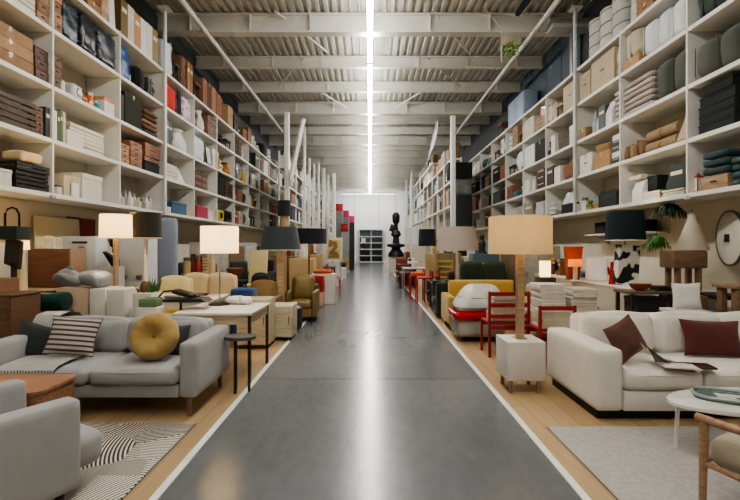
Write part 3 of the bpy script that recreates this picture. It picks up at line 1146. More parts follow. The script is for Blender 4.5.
# bay 2
P_(L, 0, 'vase', 'red patterned jug', '#a3322a', 53.5, 57, .22, d=.2, o=dict(c2='#e0d8c8'))
P_(L, 0, 'box', 'small striped white box', '#cfc8bd', 57.5, 63, .13, d=.25, o=dict(c2='#7a5a48'))
P_(L, 0, 'carton', 'plain beige carton', '#c2b496', 64, 81, .3, d=.4, inset=.05, o=dict(slot=False))
P_(L, 0, 'panel', 'white card with a dark round mark', '#e6e4de', 72.5, 79.5, .2, d=.03, inset=.012, o=dict(lean=0, c2='#e6e4de', mat=patches('#e6e4de', '#4a4c66', 6, .72), cat='card', name='display_card'))
P_(L, 0, 'box', 'tall pale cream box', '#d6d0bf', 82, 103, .38, d=.4, o=dict(c2='#d6d0bf'))
row(L, 1, 'standbook', 'green and white catalogue', ['#d8dad2', '#3f5a3a', '#5f6a44', '#c2bfa0'], 54.5, 66, .42, 4, hv=.08, d=.3)
stack(L, 1, 'book', 'white paper ream', '#cdc9bf', 70, 104, .36, 6, cols=['#d2cec4', '#b9b4a8', '#c9c4b8'], d=.42, inset=.08)
P_(L, 1, 'box', 'white file box in front of the reams', '#d8d5cc', 67, 84, .21, d=.05, inset=.015)
P_(L, 2, 'mug', 'white mug', '#e2e2de', 66, 72, .17, d=.2)
P_(L, 2, 'clockradio', 'pale grey round canister', '#c9ccca', 74, 84, .21, d=.25, o=dict(cat='canister', name='canister', c2='#6f5a48'))
P_(L, 2, 'vase', 'brown clay vase', '#8a5a38', 85, 92, .2, d=.2)
P_(L, 2, 'jar', 'orange tin', '#c2622e', 92.5, 98.5, .22, d=.2)
P_(L, 2, 'jar', 'teal tin', '#2d9a96', 99, 104, .14, d=.2)
P_(L, 2, 'box', 'tall white and orange box', '#d9d6cf', 104.5, 115, .26, d=.3, o=dict(c2='#c98a58'))
for i, (a, b, hh, c, nm) in enumerate(((64, 81, .55, '#27323e', 'dark navy'), (81.5, 99, .57, '#1e2126', 'black'), (99.5, 117.6, .56, '#232a36', 'blue black'), (121, 132, .56, '#1f4a84', 'bright blue'))):
    P_(L, 3, 'wrap', nm + ' plastic-wrapped bundle', c, a, b, hh, d=.46, o=dict(c2='#56657a' if i != 3 else '#3d6cae'))
stack(L, 4, 'carton', 'reddish brown carton', '#9a6a44', 88, 101, .6, 4, cols=['#9a6a44', '#7c4f30'], d=.4, o=dict(slot=False))
stack(L, 4, 'box', 'light brown box', '#b58a66', 102, 109, .52, 4, cols=['#b58a66', '#c09a78'], d=.4)
P_(L, 4, 'panel', 'tall white board', '#dfe4e4', 110, 116, .66, d=.03, o=dict(c2='#cfd6d8', lean=.05))
# bay 3
P_(L, 0, 'woodbox', 'reddish brown wooden case', '#6b3a26', 120.5, 136, .22, d=.16, inset=.3)
P_(L, 0, 'woodbox', 'dull brown wooden case', '#77563c', 138, 153, .22, d=.16, inset=.3)
row(L, 0, 'bottle', 'clear grey bottle', ['#b9b2a8', '#8d8478', '#cfcac2', '#a39a90'], 122, 155, .24, 8, hv=.2, d=.14, inset=.05, o=dict(m='gloss', c2='#8a857c'))
stack(L, 1, 'woodbox', 'tan wooden crate box', '#b17a48', 121, 130, .34, 4, cols=['#c09058', '#b17a48'], d=.42)
stack(L, 1, 'woodbox', 'orange brown tray box', '#9c6236', 131, 143, .46, 5, cols=['#9c6236', '#a8703f'], d=.42)
P_(L, 1, 'box', 'black base box', '#222326', 145, 160, .18, d=.42)
stack(L, 1, 'tray', 'copper brown tray', '#96582f', 145, 160, .34, 4, d=.42, zoff=.2, o=dict(c2='#4a2a16'))
P_(L, 2, 'box', 'grey flat box', '#4b4d52', 121, 124.5, .46, d=.3)
P_(L, 2, 'carton', 'large dark olive carton', '#2c2d20', 125, 142, .56, d=.4, inset=.03, o=dict(slot=False, c2='#7a6a48'))
stack(L, 2, 'textile', 'dark brown folded rug', '#4a3022', 144, 159, .48, 5, cols=['#4a3022', '#6a4630', '#8a6a50'], d=.4)
P_(L, 3, 'vase', 'tall black vase', '#1a1c1e', 132.5, 138.5, .56, d=.36)
P_(L, 3, 'cushion', 'black rounded cushion', '#191b1c', 139, 147, .46, d=.4)
P_(L, 3, 'bundle', 'dark bundle with grey strap', '#2a2724', 147.5, 153.5, .36, d=.4, o=dict(c2='#7a8488'))
P_(L, 3, 'figure', 'brown and grey statuette', '#4a4038', 154, 160, .4, d=.3)
row(L, 4, 'standbook', 'white and tan folder', ['#6d5a36', '#c9bfae', '#b2855a', '#d7d5d2', '#cfcfcf', '#8d7a48'], 121, 158, .64, 6, hv=.04, d=.3)
# bay 4
P_(L, 0, 'pot', 'dark pot with pale foliage', '#26241f', 163.5, 170.5, .36, d=.3, o=dict(c2='#8d9a78'))
P_(L, 0, 'box', 'petrol blue box', '#2f6280', 172, 187, .26, d=.36)
P_(L, 0, 'mug', 'yellow cup', '#d0c060', 188, 191, .14, d=.16)
P_(L, 0, 'box', 'low white box', '#d6d3cb', 165, 171.5, .12, d=.09, inset=.005, gap=.02)
P_(L, 1, 'textile', 'dark brown folded blanket', '#4a3a2e', 164, 176, .18, d=.4, zoff=.33)
stack(L, 1, 'box', 'white flat box', '#d2cec4', 164, 178, .32, 4, d=.42)
P_(L, 1, 'cone', 'white paper cone', '#e0dfdb', 180, 189, .34, d=.36)
row(L, 2, 'standbook', 'blue and grey album', ['#36506e', '#5a6570', '#34424e'], 163.5, 172, .5, 3, d=.32)
P_(L, 2, 'figure', 'olive and black figurine', '#5c5a3e', 173, 178, .44, d=.3)
P_(L, 2, 'vase', 'white bulbous vase', '#d9dad8', 179, 191, .52, d=.4)
P_(L, 3, 'bag', 'bright red cloth bag', '#c8231f', 164, 177.5, .58, d=.4)
P_(L, 3, 'panel', 'narrow black board', '#181819', 178.5, 182, .6, d=.03, o=dict(c2='#202022', lean=.03))
P_(L, 3, 'bag', 'pale pink floral bag', '#cfc2c8', 183, 192.5, .58, d=.4, o=dict(mat=patches('#d6ccd2', '#b08c98', 14, .55)))
P_(L, 4, 'bundle', 'white stuffed sack', '#d9dbdd', 163.5, 174, .72, d=.42, o=dict(c2='#b9bdc2'))
P_(L, 4, 'chairback', 'black round-backed chair', '#1d1b1a', 175, 181, .8, d=.4)
stack(L, 4, 'basket', 'brown wicker basket', '#8a5a34', 181.5, 187, .7, 3, d=.4)
row(L, 4, 'standbook', 'tan wooden panel', ['#9a6f44', '#84562f'], 187.5, 193, .7, 2, d=.36)
# bay 5
P_(L, 0, 'box', 'crimson pink box', '#b8224e', 197.5, 208, .3, d=.36)
P_(L, 0, 'lantern', 'white open lantern', '#e2e0da', 209, 214.5, .32, d=.3)
stack(L, 1, 'woodbox', 'brown box with pale edge', '#5a361e', 195.5, 208, .42, 5, cols=['#5a361e', '#8a5a34'], d=.4)
P_(L, 2, 'bundle', 'white draped cloth', '#d6d9de', 194.8, 206, .6, d=.4, o=dict(c2='#bcc0c8', straps=(.1,)))
P_(L, 2, 'panel', 'dark framed board', '#2c2a22', 207.5, 212, .5, d=.03)
P_(L, 2, 'standbook', 'pale slim binder', '#cfcbc0', 212.5, 215.5, .5, d=.3)
P_(L, 3, 'figure', 'carved brown mask figure', '#5d4530', 194.8, 201, .6, d=.3)
P_(L, 3, 'vase', 'white tall pitcher', '#d9d9d6', 202, 207, .56, d=.36)
stack(L, 3, 'woodbox', 'red brown case', '#7a4a2e', 208, 216, .56, 3, d=.4)
P_(L, 4, 'chairback', 'black curved chair', '#191818', 195, 202, .8, d=.42)
row(L, 4, 'carton', 'tall rust brown carton', ['#9a5f36', '#5f3a22', '#a9754a'], 203, 216, .66, 3, hv=.06, d=.4, o=dict(slot=False))

# ------------------------------------------------------------------ right wall rack
P_(Rt, 0, 'lantern', 'red and white paper lantern', '#a8442e', 693, 687.5 + .3, .26, d=.2)
P_(Rt, 0, 'woodbox', 'long tan wooden box', '#a98658', 727, 699, .17, d=.36)
stack(Rt, 0, 'textile', 'dark teal folded blanket', '#2a4044', 727, 700, .3, 3, d=.38, zoff=.18)
stack(Rt, 0, 'textile', 'blue green folded blanket', '#2c4a4c', 757, 729, .34, 4, d=.42)
stack(Rt, 1, 'box', 'black green lidded box', '#1e2524', 735, 698, .46, 4, d=.42)
P_(Rt, 1, 'box', 'matt black box on the pile', '#151818', 733, 702, .14, zoff=.465, d=.4)
P_(Rt, 1, 'jar', 'pale grey jar', '#a9b2b0', 744, 737, .3, d=.2)
row(Rt, 2, 'cushion', 'grey olive seat cushion', ['#52544f', '#4a4d49'], 768, 692, .5, 3, d=.46)
P_(Rt, 3, 'bundle', 'dark green quilted bag', '#2a352f', 764, 725, .5, d=.46, o=dict(c2='#1a221e', straps=(0, .3)))
P_(Rt, 3, 'bundle', 'large dark green rolled bag', '#324038', 724, 692, .55, d=.46, o=dict(c2='#1c241f', straps=(-.2, .2)))
# bay 2
P_(Rt, 0, 'standbook', 'dark green box file', '#2d3834', 685, 668, .46, d=.3, inset=.12)
P_(Rt, 0, 'vase', 'clear glass cylinder', '#56605e', 667, 658, .4, d=.3, inset=.12)
P_(Rt, 0, 'carton', 'black cardboard box', '#23262a', 657, 643, .38, d=.36, inset=.12, o=dict(slot=False, c2='#30343a'))
P_(Rt, 0, 'folder', 'white magazine file', '#dcdbd6', 642, 632, .34, d=.3)
P_(Rt, 0, 'book', 'pale catalogue on the white file', '#cfc9bb', 641, 628, .06, d=.3, zoff=.36, o=dict())
stack(Rt, 0, 'book', 'flat grey green book', '#8a8a76', 684, 662, .09, 3, cols=['#6f6f5c', '#a49c80', '#8a8a76'], d=.09, inset=.01)
stack(Rt, 0, 'book', 'flat cream book', '#b5ab90', 660, 643, .12, 3, cols=['#c4baa0', '#9a9078'], d=.09, inset=.01)
stack(Rt, 1, 'layroll', 'brown kraft paper roll', '#9a8058', 672, 641, .36, 2, d=.3, o=dict(c2='#8a6638'))
row(Rt, 1, 'bundle', 'tan paper parcel', ['#8f6c40', '#a17e50', '#7d5c34'], 640.5, 622.5, .26, 3, hv=.15, d=.36, o=dict(c2='#6a4c2a', m='card', straps=(0,)))
P_(Rt, 1, 'panel', 'striped wooden frame leaning', '#8a6c40', 687, 675, .48, d=.03, o=dict(mat=stripes('#8d7046', '#d8ceb4', 9, 'X'), lean=.35))
P_(Rt, 1, 'box', 'low pale carton', '#b9aa90', 687, 674, .14, d=.26, inset=.15)
row(Rt, 2, 'cushion', 'olive grey tall cushion', ['#52554f', '#4c4f4a'], 687.5, 653, .58, 2, d=.46)
stack(Rt, 2, 'textile', 'mauve white folded quilt', '#b4a8a4', 651, 614.5 + 7.6, .54, 6, cols=['#b9aeaa', '#aca09c'], d=.44)
row(Rt, 3, 'cushion', 'white stuffed cushion', ['#d6d8de', '#cfd2d8'], 685, 641, .55, 3, d=.46)
P_(Rt, 3, 'carton', 'orange wooden tray', '#b8874e', 639, 622.5, .16, d=.4, o=dict(slot=False))
P_(Rt, 3, 'bundle', 'beige grey quilted sack', '#b8b09c', 638, 623, .46, d=.4, zoff=.165, o=dict(c2='#8d8674', straps=(0,)))
stack(Rt, 4, 'carton', 'brown grocery carton', '#9a7048', 653, 636, .3, 2, d=.4)
row(Rt, 4, 'roll', 'silver wrapped roll', ['#c6c6c2', '#d0d0cc'], 634.5, 622.5, .68, 1 + 1, d=.36, o=dict(m='gloss', c2='#8d8d8a'))
# bay 3
P_(Rt, 0, 'box', 'dark green trunk', '#2a3c34', 619, 600, .34, d=.2, inset=.28)
P_(Rt, 0, 'tray', 'grey metal tray box', '#55595c', 616, 598, .24, d=.2, inset=.05, o=dict(m='metal', c2='#33363a'))
P_(Rt, 0, 'bowl', 'yellow small bowl', '#c89a3a', 596.5, 590.5, .1, d=.16)
P_(Rt, 0, 'pot', 'small green succulent in pot', '#7d8a50', 589.5, 584, .2, d=.16, o=dict(c2='#6f9a3c'))
P_(Rt, 0, 'jar', 'white candle jar', '#dcd9ce', 583, 579.2, .26, d=.16)
stack(Rt, 1, 'standbook', 'black and white magazine', '#2a2a2e', 620, 612, .5, 5, cols=['#26262a', '#d0cdc6', '#3a3c42'], d=.36)
P_(Rt, 1, 'carton', 'open yellow brown carton', '#ad8348', 610, 593, .3, d=.38, o=dict(slot=False))
P_(Rt, 1, 'bowl', 'long pale wooden bowl', '#c09a5c', 608, 590.5, .14, zoff=.305, d=.3)
P_(Rt, 1, 'carton', 'white carton beside the wooden bowl', '#d6d2c8', 591.5, 579.5, .38, d=.36)
stack(Rt, 2, 'textile', 'lilac white folded sheet', '#b6aaa8', 620, 613.5, .52, 6, d=.42)
P_(Rt, 2, 'folder', 'white fan folder', '#d6d8da', 612, 605.5, .44, d=.34)
P_(Rt, 2, 'standbook', 'dark grey album', '#3f4644', 605, 598, .42, d=.32)
P_(Rt, 2, 'bottle', 'tall silver glass vase', '#aab8bc', 597, 591, .5, d=.3)
P_(Rt, 2, 'bottle', 'slim clear glass vase', '#8d989a', 590.5, 586.5, .5, d=.3)
P_(Rt, 2, 'carton', 'small orange brown carton', '#96703f', 585.5, 579.5, .22, d=.3, o=dict(slot=False))
P_(Rt, 3, 'carton', 'large beige carton with hand hole', '#bba688', 614, 591, .58, d=.4)
P_(Rt, 3, 'bundle', 'pale tan sack', '#b9ae98', 620.6, 615, .5, d=.4, o=dict(c2='#9a8e76', straps=(0,)))
P_(Rt, 3, 'carton', 'narrow beige carton', '#b09a7c', 590, 579.5, .52, d=.4)
row(Rt, 4, 'roll', 'grey white plastic-wrapped roll', ['#bdbdba', '#c9c9c6'], 619, 584, .72, 3, hv=.08, d=.42, o=dict(m='gloss', c2='#8a8a88'))
# bay 4
P_(Rt, 0, 'folder', 'white upright file', '#d4d6d8', 575, 569, .44, d=.34)
P_(Rt, 0, 'folder', 'greyish upright file beside the white one', '#c9ccce', 568.5, 563, .46, d=.34)
P_(Rt, 0, 'box', 'black leather box', '#1b1a1c', 577, 561, .2, d=.05, inset=.005, gap=.02)
P_(Rt, 0, 'bowl', 'small amber bowl', '#b57f34', 560.5, 554, .09, d=.16)
P_(Rt, 0, 'figure', 'grey white ornament', '#c3c6c2', 552, 547, .32, d=.2)
P_(Rt, 1, 'bag', 'brown leather satchel with woven straps', '#7a4a2c', 577, 561, .4, d=.36, o=dict(c2='#d0b898'))
P_(Rt, 1, 'carton', 'white leaning carton', '#d8d5cc', 560, 554, .38, d=.36, o=dict(slot=False))
P_(Rt, 1, 'standbook', 'dark wood sample board', '#3d2c1c', 553, 546.5, .44, d=.34)
P_(Rt, 2, 'box', 'white box with printed front', '#d8d8d6', 577, 569, .4, d=.34)
P_(Rt, 2, 'basket', 'grey woven basket', '#6f675a', 568, 556, .4, d=.36)
P_(Rt, 2, 'standbook', 'slim white board', '#dad9d4', 555, 551, .42, d=.3)
P_(Rt, 2, 'vase', 'dark brown jug', '#3b3028', 550, 546, .34, d=.2)
P_(Rt, 3, 'carton', 'beige leaning carton', '#bda98c', 577, 563, .56, d=.4)
P_(Rt, 3, 'chairback', 'beige upholstered stool chair', '#c2b199', 562, 555, .56, d=.4)
P_(Rt, 3, 'bundle', 'beige wrapped parcel', '#c9bda6', 554, 546.5, .46, d=.4, o=dict(c2='#a8987c'))
# bay 5
P_(Rt, 0, 'box', 'grey white box', '#b4b6b4', 543.5, 536, .4, d=.36)
P_(Rt, 0, 'jar', 'cream tall jar', '#cfc6b4', 537.8, 533.3, .34, d=.3)
P_(Rt, 0, 'standbook', 'taupe box file', '#8a8274', 532.5, 524.2, .44, d=.36)
stack(Rt, 1, 'standbook', 'dark brown wooden board', '#3e2a1a', 544.6, 537.0, .48, 3, d=.36)
P_(Rt, 1, 'lantern', 'pale metal lantern', '#b9b6ac', 535.5, 530.2, .44, d=.3)
P_(Rt, 1, 'box', 'off-white gift box', '#d6d2c6', 529.5, 524.2, .36, d=.36)
P_(Rt, 2, 'carton', 'black carton with pale strap', '#24272a', 544.6, 535, .5, d=.4, o=dict(c2='#9aa0a4', slot=False))
P_(Rt, 2, 'box', 'plain white box', '#dadcdc', 534.3, 524.5, .52, d=.4)
stack(Rt, 3, 'tray', 'golden brown tray', '#a07a3c', 544.6, 534.0, .3, 3, d=.42)
P_(Rt, 3, 'carton', 'pale cream carton', '#d0c8b8', 533.3, 524.2, .5, d=.4, o=dict(slot=False))
P_(Rt, 3, 'jar', 'red and white tin', '#b06a58', 543.8, 537.8, .24, zoff=.302, d=.24, o=dict(c2='#d8d2c8'))

# ------------------------------------------------------------------ farther bays: densely filled
PAL = [('carton', 'brown carton', '#8a5f3a'), ('box', 'white box', '#d2d0ca'), ('standbook', 'black binder', '#1f1f20'), ('vase', 'cream vase', '#c8bfae'), ('basket', 'wicker basket', '#7d5a38'),
       ('bundle', 'grey cloth bundle', '#8a8c8c'), ('crate', 'dark crate', '#33261c'), ('panel', 'white framed print', '#d9d8d4'), ('jar', 'yellow tin', '#c29a3a'), ('bag', 'tan bag', '#a98a60'),
       ('woodbox', 'walnut box', '#543522'), ('folder', 'white file', '#d6d6d2'), ('cushion', 'black cushion', '#222224'), ('roll', 'white roll', '#cfd0cf'), ('pot', 'leafy potted plant', '#5a4a38'),
       ('lantern', 'black lantern', '#1e1e1e'), ('textile', 'teal folded cloth', '#33525a'), ('box', 'orange brown box', '#96603a'), ('figure', 'white statuette', '#cfcbc2'), ('carton', 'beige carton', '#b8a486'),
       ('bottle', 'green bottle', '#3c5238'), ('standbook', 'red binder', '#9a2a22'), ('clockradio', 'grey radio', '#6d7072'), ('box', 'dark blue box', '#27364a'), ('mug', 'copper pot', '#9a5a34')]
FIRST = {(-1, 5): [(0, 'clockradio', 'yellow and black radio', '#b0a838', .34), (0, 'clockradio', 'black camera-like radio', '#1d1d1e', .36), (1, 'box', 'tall black box', '#191817', .5), (1, 'crate', 'brown striped crate', '#5d3a22', .48),
                   (2, 'jar', 'amber glass lamp jar', '#d08a1e', .5), (2, 'figure', 'white round figurine', '#cfcdc6', .38), (2, 'vase', 'orange brown vase', '#a0622c', .4),
                   (3, 'chairback', 'brown bentwood chair', '#5a3a24', .58), (3, 'chairback', 'black metal chair', '#1c1c1c', .58), (4, 'carton', 'rust tall carton', '#8f5a34', .66), (4, 'panel', 'black standing panel', '#1b1b1c', .74), (4, 'carton', 'tan tall carton', '#b08558', .64)],
         (1, 5): [(0, 'box', 'grey file box', '#9fa09c', .42), (0, 'panel', 'white framed print', '#d9d8d4', .46), (1, 'figure', 'white angel statuette', '#d2d0ca', .46), (1, 'textile', 'teal folded cloth', '#2f5a5e', .2), (1, 'carton', 'rust carton', '#8a5636', .4),
                  (2, 'bundle', 'white draped cloth', '#d3d6da', .6), (2, 'chairback', 'black metal chair', '#1d2020', .56), (3, 'chairback', 'cognac leather chair', '#8a4e2e', .58), (3, 'carton', 'mottled brown carton', '#9a7a56', .6), (3, 'roll', 'white roll', '#d0d0cc', .5),
                  (4, 'metalcab', 'blue white metal locker', '#8fa2b4', .74)]}
FIRST[(1, 6)] = [(0, 'figure', 'grey bust', '#8a8a86', .4), (0, 'jar', 'terracotta jar', '#8a4a34', .3), (1, 'basket', 'dark basket', '#3a2a20', .4), (1, 'box', 'grey green box', '#5f6a5c', .4), (2, 'woodbox', 'orange brown chest', '#96582e', .5), (2, 'standbook', 'black binder', '#222', .5),
                 (3, 'bundle', 'white draped cloth', '#d6d8da', .6), (3, 'chairback', 'rust leather chair', '#7d4226', .58), (4, 'chairback', 'red brown leather chair', '#7a4028', .82)]
FIRST[(1, 6)][5] = (2, 'standbook', 'black binder', '#222222', .5)


def fill(sg, b, lev, xf, table, zs, seq, where, hmax, d=.42, lab_extra=''):
    ya, yb = table[b] + .055, table[b + 1] - .015
    n = len(seq)
    for i, (kind, desc, c, hh) in enumerate(seq):
        y0, y1 = ya + (yb - ya) * i / n, ya + (yb - ya) * (i + 1) / n
        w = (y1 - y0) * .92
        if kind in ('vase', 'jar', 'figure', 'bottle', 'mug', 'roll', 'lantern', 'pot', 'cone'):
            w = min(w, .42, hh * .95)
        if kind == 'chairback':
            w = min(w, .5)
        item(kind, desc + ', ' + where, c, (sg * (xf + .04 + d / 2), (y0 + y1) / 2, zs[lev] + TH / 2 + .001), PI / 2 if sg < 0 else -PI / 2, w, d, min(hh, hmax))


for sg in (-1, 1):
    for b in range(5, len(YB) - 1):
        for lev in range(5):
            if sg > 0 and lev == 4 and b in (7, 8, 9, 10):
                continue
            seq = [s_[1:] for s_ in FIRST.get((sg, b), []) if s_[0] == lev]
            if not seq:
                if sg > 0 and lev == 4 and b == 5:
                    continue
                k0 = RND.sample(range(len(PAL)), 3 if b < 8 else 2)
                seq = [PAL[i] + (RND.uniform(.34, .6),) for i in k0]
            fill(sg, b, lev, XF, YB, ZL, seq, '%s wall rack, %s bay, %s' % (SIDE[sg], ORD[b], LEVW[lev]), .62 if lev < 4 else .85)

# ------------------------------------------------------------------ the two inner racks farther down the aisle
XI = 2.75
YI = [14.55 + 1.53 * i for i in range(14)]
ZI = {-1: [.5, 1.45, 2.4, 2.97, 3.52, 4.17], 1: [.5, 1.6, 2.87, 3.7, 4.45, 5.18]}
LEVI = ['floor shelf', 'waist shelf', 'third shelf', 'fourth shelf', 'fifth shelf', 'top shelf']
ORD2 = ORD + ['thirteenth', 'fourteenth']
for sg in (-1, 1):
    for b in range(len(YI) - 1):
        lab = 'white inner rack bay beyond the %s column, %s from its near end' % (SIDE[sg], ORD2[b])
        rack_bay(sg, XI, YI[b], YI[b + 1], ZI[sg] if sg < 0 or b > 2 else ZI[sg][:-1], 0.0, (ZI[sg][-1] + .55) if sg < 0 else (ZI[sg][-1] + .06 if b > 2 else ZI[sg][-2] + .06), lab, depth=.36, last=(b == len(YI) - 2), backtop=ZI[sg][-1 if sg < 0 or b > 2 else -2] + .05, posts=True)
        for lev in range(2, 6):
            if lev == 5 and sg > 0 and (b > 6 or b < 3):
                continue
            n = 2 if b < 5 else 1
            k0 = RND.sample([i for i in range(len(PAL)) if PAL[i][1] not in ('yellow tin', 'orange brown box', 'red binder', 'copper pot', 'leafy potted plant')], n)
            hm = (ZI[sg][lev + 1] - ZI[sg][lev] - TH - .03) if lev < 5 else .5
            seq = [PAL[i] + (hm * RND.uniform(.7, .98),) for i in k0]
            fill(sg, b, lev, XI, YI, ZI[sg], seq, '%s inner rack, %s bay, %s' % (SIDE[sg], ORD2[b], LEVI[lev]), hm, d=.27)
# ------------------------------------------------------------------ furniture builders (front towards local -Y)
def sofa(name, label, cat, loc, rz, W, D, H, armh, armw, seath, legh, fab, legm, n=2, plinth=None, backt=.2, back_cush=True, arms=(1, 1), arm_r=.035, seat_over=.03, group=None, cush_h=.15, base_gap=.0, pip=None):
    t = thing(name, label, cat, loc, rz, group)
    m = M(fab, 'fabric') if isinstance(fab, str) else fab
    lm = M(legm, 'wood')
    inw = W - armw * (arms[0] + arms[1])
    cx = (arms[0] - arms[1]) * armw / 2
    MB().box(cx, 0, (legh + seath - cush_h) / 2, inw - .006, D - .02, seath - cush_h - legh, bev=.015).build('frame', m, t)
    for k, sg in ((0, -1), (1, 1)):
        if arms[k]:
            MB().soft(sg * (W / 2 - armw / 2), 0, (armh + legh) / 2, armw, D, armh - legh, arm_r, .004, n=10).build('arm', m, t)
    MB().soft(cx, D / 2 - backt / 2, (H + legh) / 2 - .01, inw - .008, backt, H - legh - .02, .05, .005, n=10).build('backrest', m, t)
    for i in range(n):
        x = cx - inw / 2 + inw * (i + .5) / n
        cw = inw / n - .012
        c = MB().soft(x, -backt / 2 - seat_over / 2, seath - cush_h / 2, cw, D - backt + seat_over, cush_h, .055, .014, .004, 6, 12, seed=i * 3.1).build('seat_cushion', m, t)
        yy = -D / 2 - seat_over - .004
        MB().tube([(x - cw / 2 + .05, yy + .012, seath - .035), (x, yy - .01, seath - .03), (x + cw / 2 - .05, yy + .012, seath - .035)], .005, 6).build('piping', m if pip is None else M(pip, 'fabric'), c)
        if back_cush:
            MB().soft(x, D / 2 - backt - .085, (seath + H) / 2 + .0, cw, .19, H - seath + .02, .07, .03, .008, 5, 12, rot=(-.16, 0, 0), seed=i * 2.3 + 1).build('back_cushion', m, t)
    if plinth:
        MB().box(0, .02, legh / 2, W - .1, D - .12, legh, bev=.005).build('plinth', M(plinth, 'plain'), t)
    else:
        for sx in (-1, 1):
            for sy in (-1, 1):
                MB().lathe([(.018, 0), (.026, legh + .002)], 12, (sx * (W / 2 - .09), sy * (D / 2 - .07), 0)).build('leg', lm, t)
    return t


def table(name, label, loc, rz, W, D, H, topm, legm, leg=.035, topt=.035, apron=0, rnd=False, cat='table', apm=None, group=None):
    t = thing(name, label, cat, loc, rz, group)
    if rnd:
        MB().lathe([(W / 2 - .01, H - topt), (W / 2, H - topt * .7), (W / 2, H - .006), (W / 2 - .006, H), (0, H)], 32, sy=D / W).build('table_top', topm, t)
        r = W / 2 * .72
        for i in range(3 if W < .6 else 4):
            a = 2 * PI * (i + .25) / (3 if W < .6 else 4) + .3
            MB().tube([(math.cos(a) * r * .9, math.sin(a) * r * .9 * D / W, H - topt), (math.cos(a) * r * 1.1, math.sin(a) * r * 1.1 * D / W, 0)], leg / 2, 8).build('leg', legm, t)
    else:
        MB().box(0, 0, H - topt / 2, W, D, topt, bev=.006).build('table_top', topm, t)
        for sx in (-1, 1):
            for sy in (-1, 1):
                MB().box(sx * (W / 2 - leg), sy * (D / 2 - leg), (H - topt) / 2, leg, leg, H - topt, bev=.003, seg=1).build('leg', legm, t)
    if apron:
        for q in (-1, 1):
            MB().box(0, q * (D / 2 - leg), H - topt - apron / 2, W - leg * 3.05, .02, apron).build('apron_board', apm or topm, t)
            MB().box(q * (W / 2 - leg), 0, H - topt - apron / 2, .02, D - leg * 3.05, apron).build('apron_board', apm or topm, t)
    return t


def cabinet(name, label, loc, rz, W, D, H, m, nd=2, dr=0, handle='#8a8a86', leg=0.0, legm=None, cat='cabinet', top=None, group=None):
    t = thing(name, label, cat, loc, rz, group)
    MB().box(0, 0, leg + (H - leg) / 2, W, D, H - leg, bev=.006).build('body', m, t)
    if top:
        MB().box(0, 0, H + .011, W + .03, D + .03, .022, bev=.004).build('top_board', top, t)
    hm = M(handle, 'metal')
    if nd:
        for i in range(nd):
            x = -W / 2 + W * (i + .5) / nd
            d_ = MB().box(x, -D / 2 - .008, leg + (H - leg) / 2, W / nd - .014, .016, H - leg - .03, bev=.003, seg=1).build('door', m, t)
            MB().box(x + (W / nd * .36) * (1 if i % 2 == 0 else -1), -D / 2 - .026, leg + (H - leg) * .55, .012, .02, .12, bev=.003, seg=1).build('handle', hm, d_)
    for i in range(dr):
        z = leg + (H - leg) * (i + .5) / dr
        d_ = MB().box(0, -D / 2 - .008, z, W - .03, .016, (H - leg) / dr - .014, bev=.003, seg=1).build('drawer', m, t)
        MB().box(0, -D / 2 - .026, z, min(.16, W * .3), .02, .014, bev=.003, seg=1).build('handle', hm, d_)
    if leg:
        for sx in (-1, 1):
            for sy in (-1, 1):
                MB().box(sx * (W / 2 - .04), sy * (D / 2 - .04), leg / 2, .03, .03, leg).build('leg', legm or hm, t)
    return t


def lamp(name, label, x, y, z0, zsb, zst, rb, rt, shade, polem, pole=.018, square=False, base=(.14, .02), basem=None, power=0, trans=.45, em=0.0, col='#ffd39a', basebox=None, cat='lamp', group=None, n=36, trim=None):
    """floor or table lamp; zsb..zst the shade's lower and upper rim above z0"""
    t = thing(name, label, cat, (x, y, z0), 0, group)
    bm_ = basem or polem
    if base:
        if square:
            MB().box(0, 0, base[1] / 2, base[0] * 2, base[0] * 2, base[1], bev=.005).build('base', bm_, t)
        else:
            MB().lathe([(base[0], 0), (base[0], base[1] * .7), (base[0] * .9, base[1]), (0, base[1])], 24).build('base', bm_, t)
    zp = base[1] if base else 0
    top = zsb + (zst - zsb) * .3
    if square:
        MB().box(0, 0, (zp + top) / 2, pole * 2, pole * 2, top - zp, bev=.004, seg=1).build('pole', polem, t)
    else:
        MB().cyl(0, 0, zp, top, pole, n=14).build('pole', polem, t)
    s = MB().lathe([(rb, zsb), (rt, zst), (rt - .006, zst), (rb - .006, zsb + .001)], n, cap=False).build('lamp_shade', shade, t, sharp=60)
    mb = MB()
    for a in (0, PI * 2 / 3, PI * 4 / 3):
        mb.tube([(0, 0, zst - .03), (math.cos(a) * (rt - .008), math.sin(a) * (rt - .008), zst - .012)], .003, 5)
    mb.build('spider_frame', M('#9a9a96', 'metal'), s)
    if trim:
        MB().lathe([(rb + .001, zsb), (rb + .002, zsb + .012), (rb + .001, zsb + .014)], n, cap=False).build('rim_band', M(trim, 'fabric'), s)
    bz = zsb + (zst - zsb) * .5
    MB().lathe([(.012, bz - .06), (.018, bz - .04), (.03, bz), (.022, bz + .028), (0, bz + .034)], 14).build('bulb', glow('#ffe0b0', 12.0 if power else .4), t)
    if power:
        point_light(t, (0, 0, bz + .06), power, col, .035)
    return t


def floor_plant(*a):
    pass


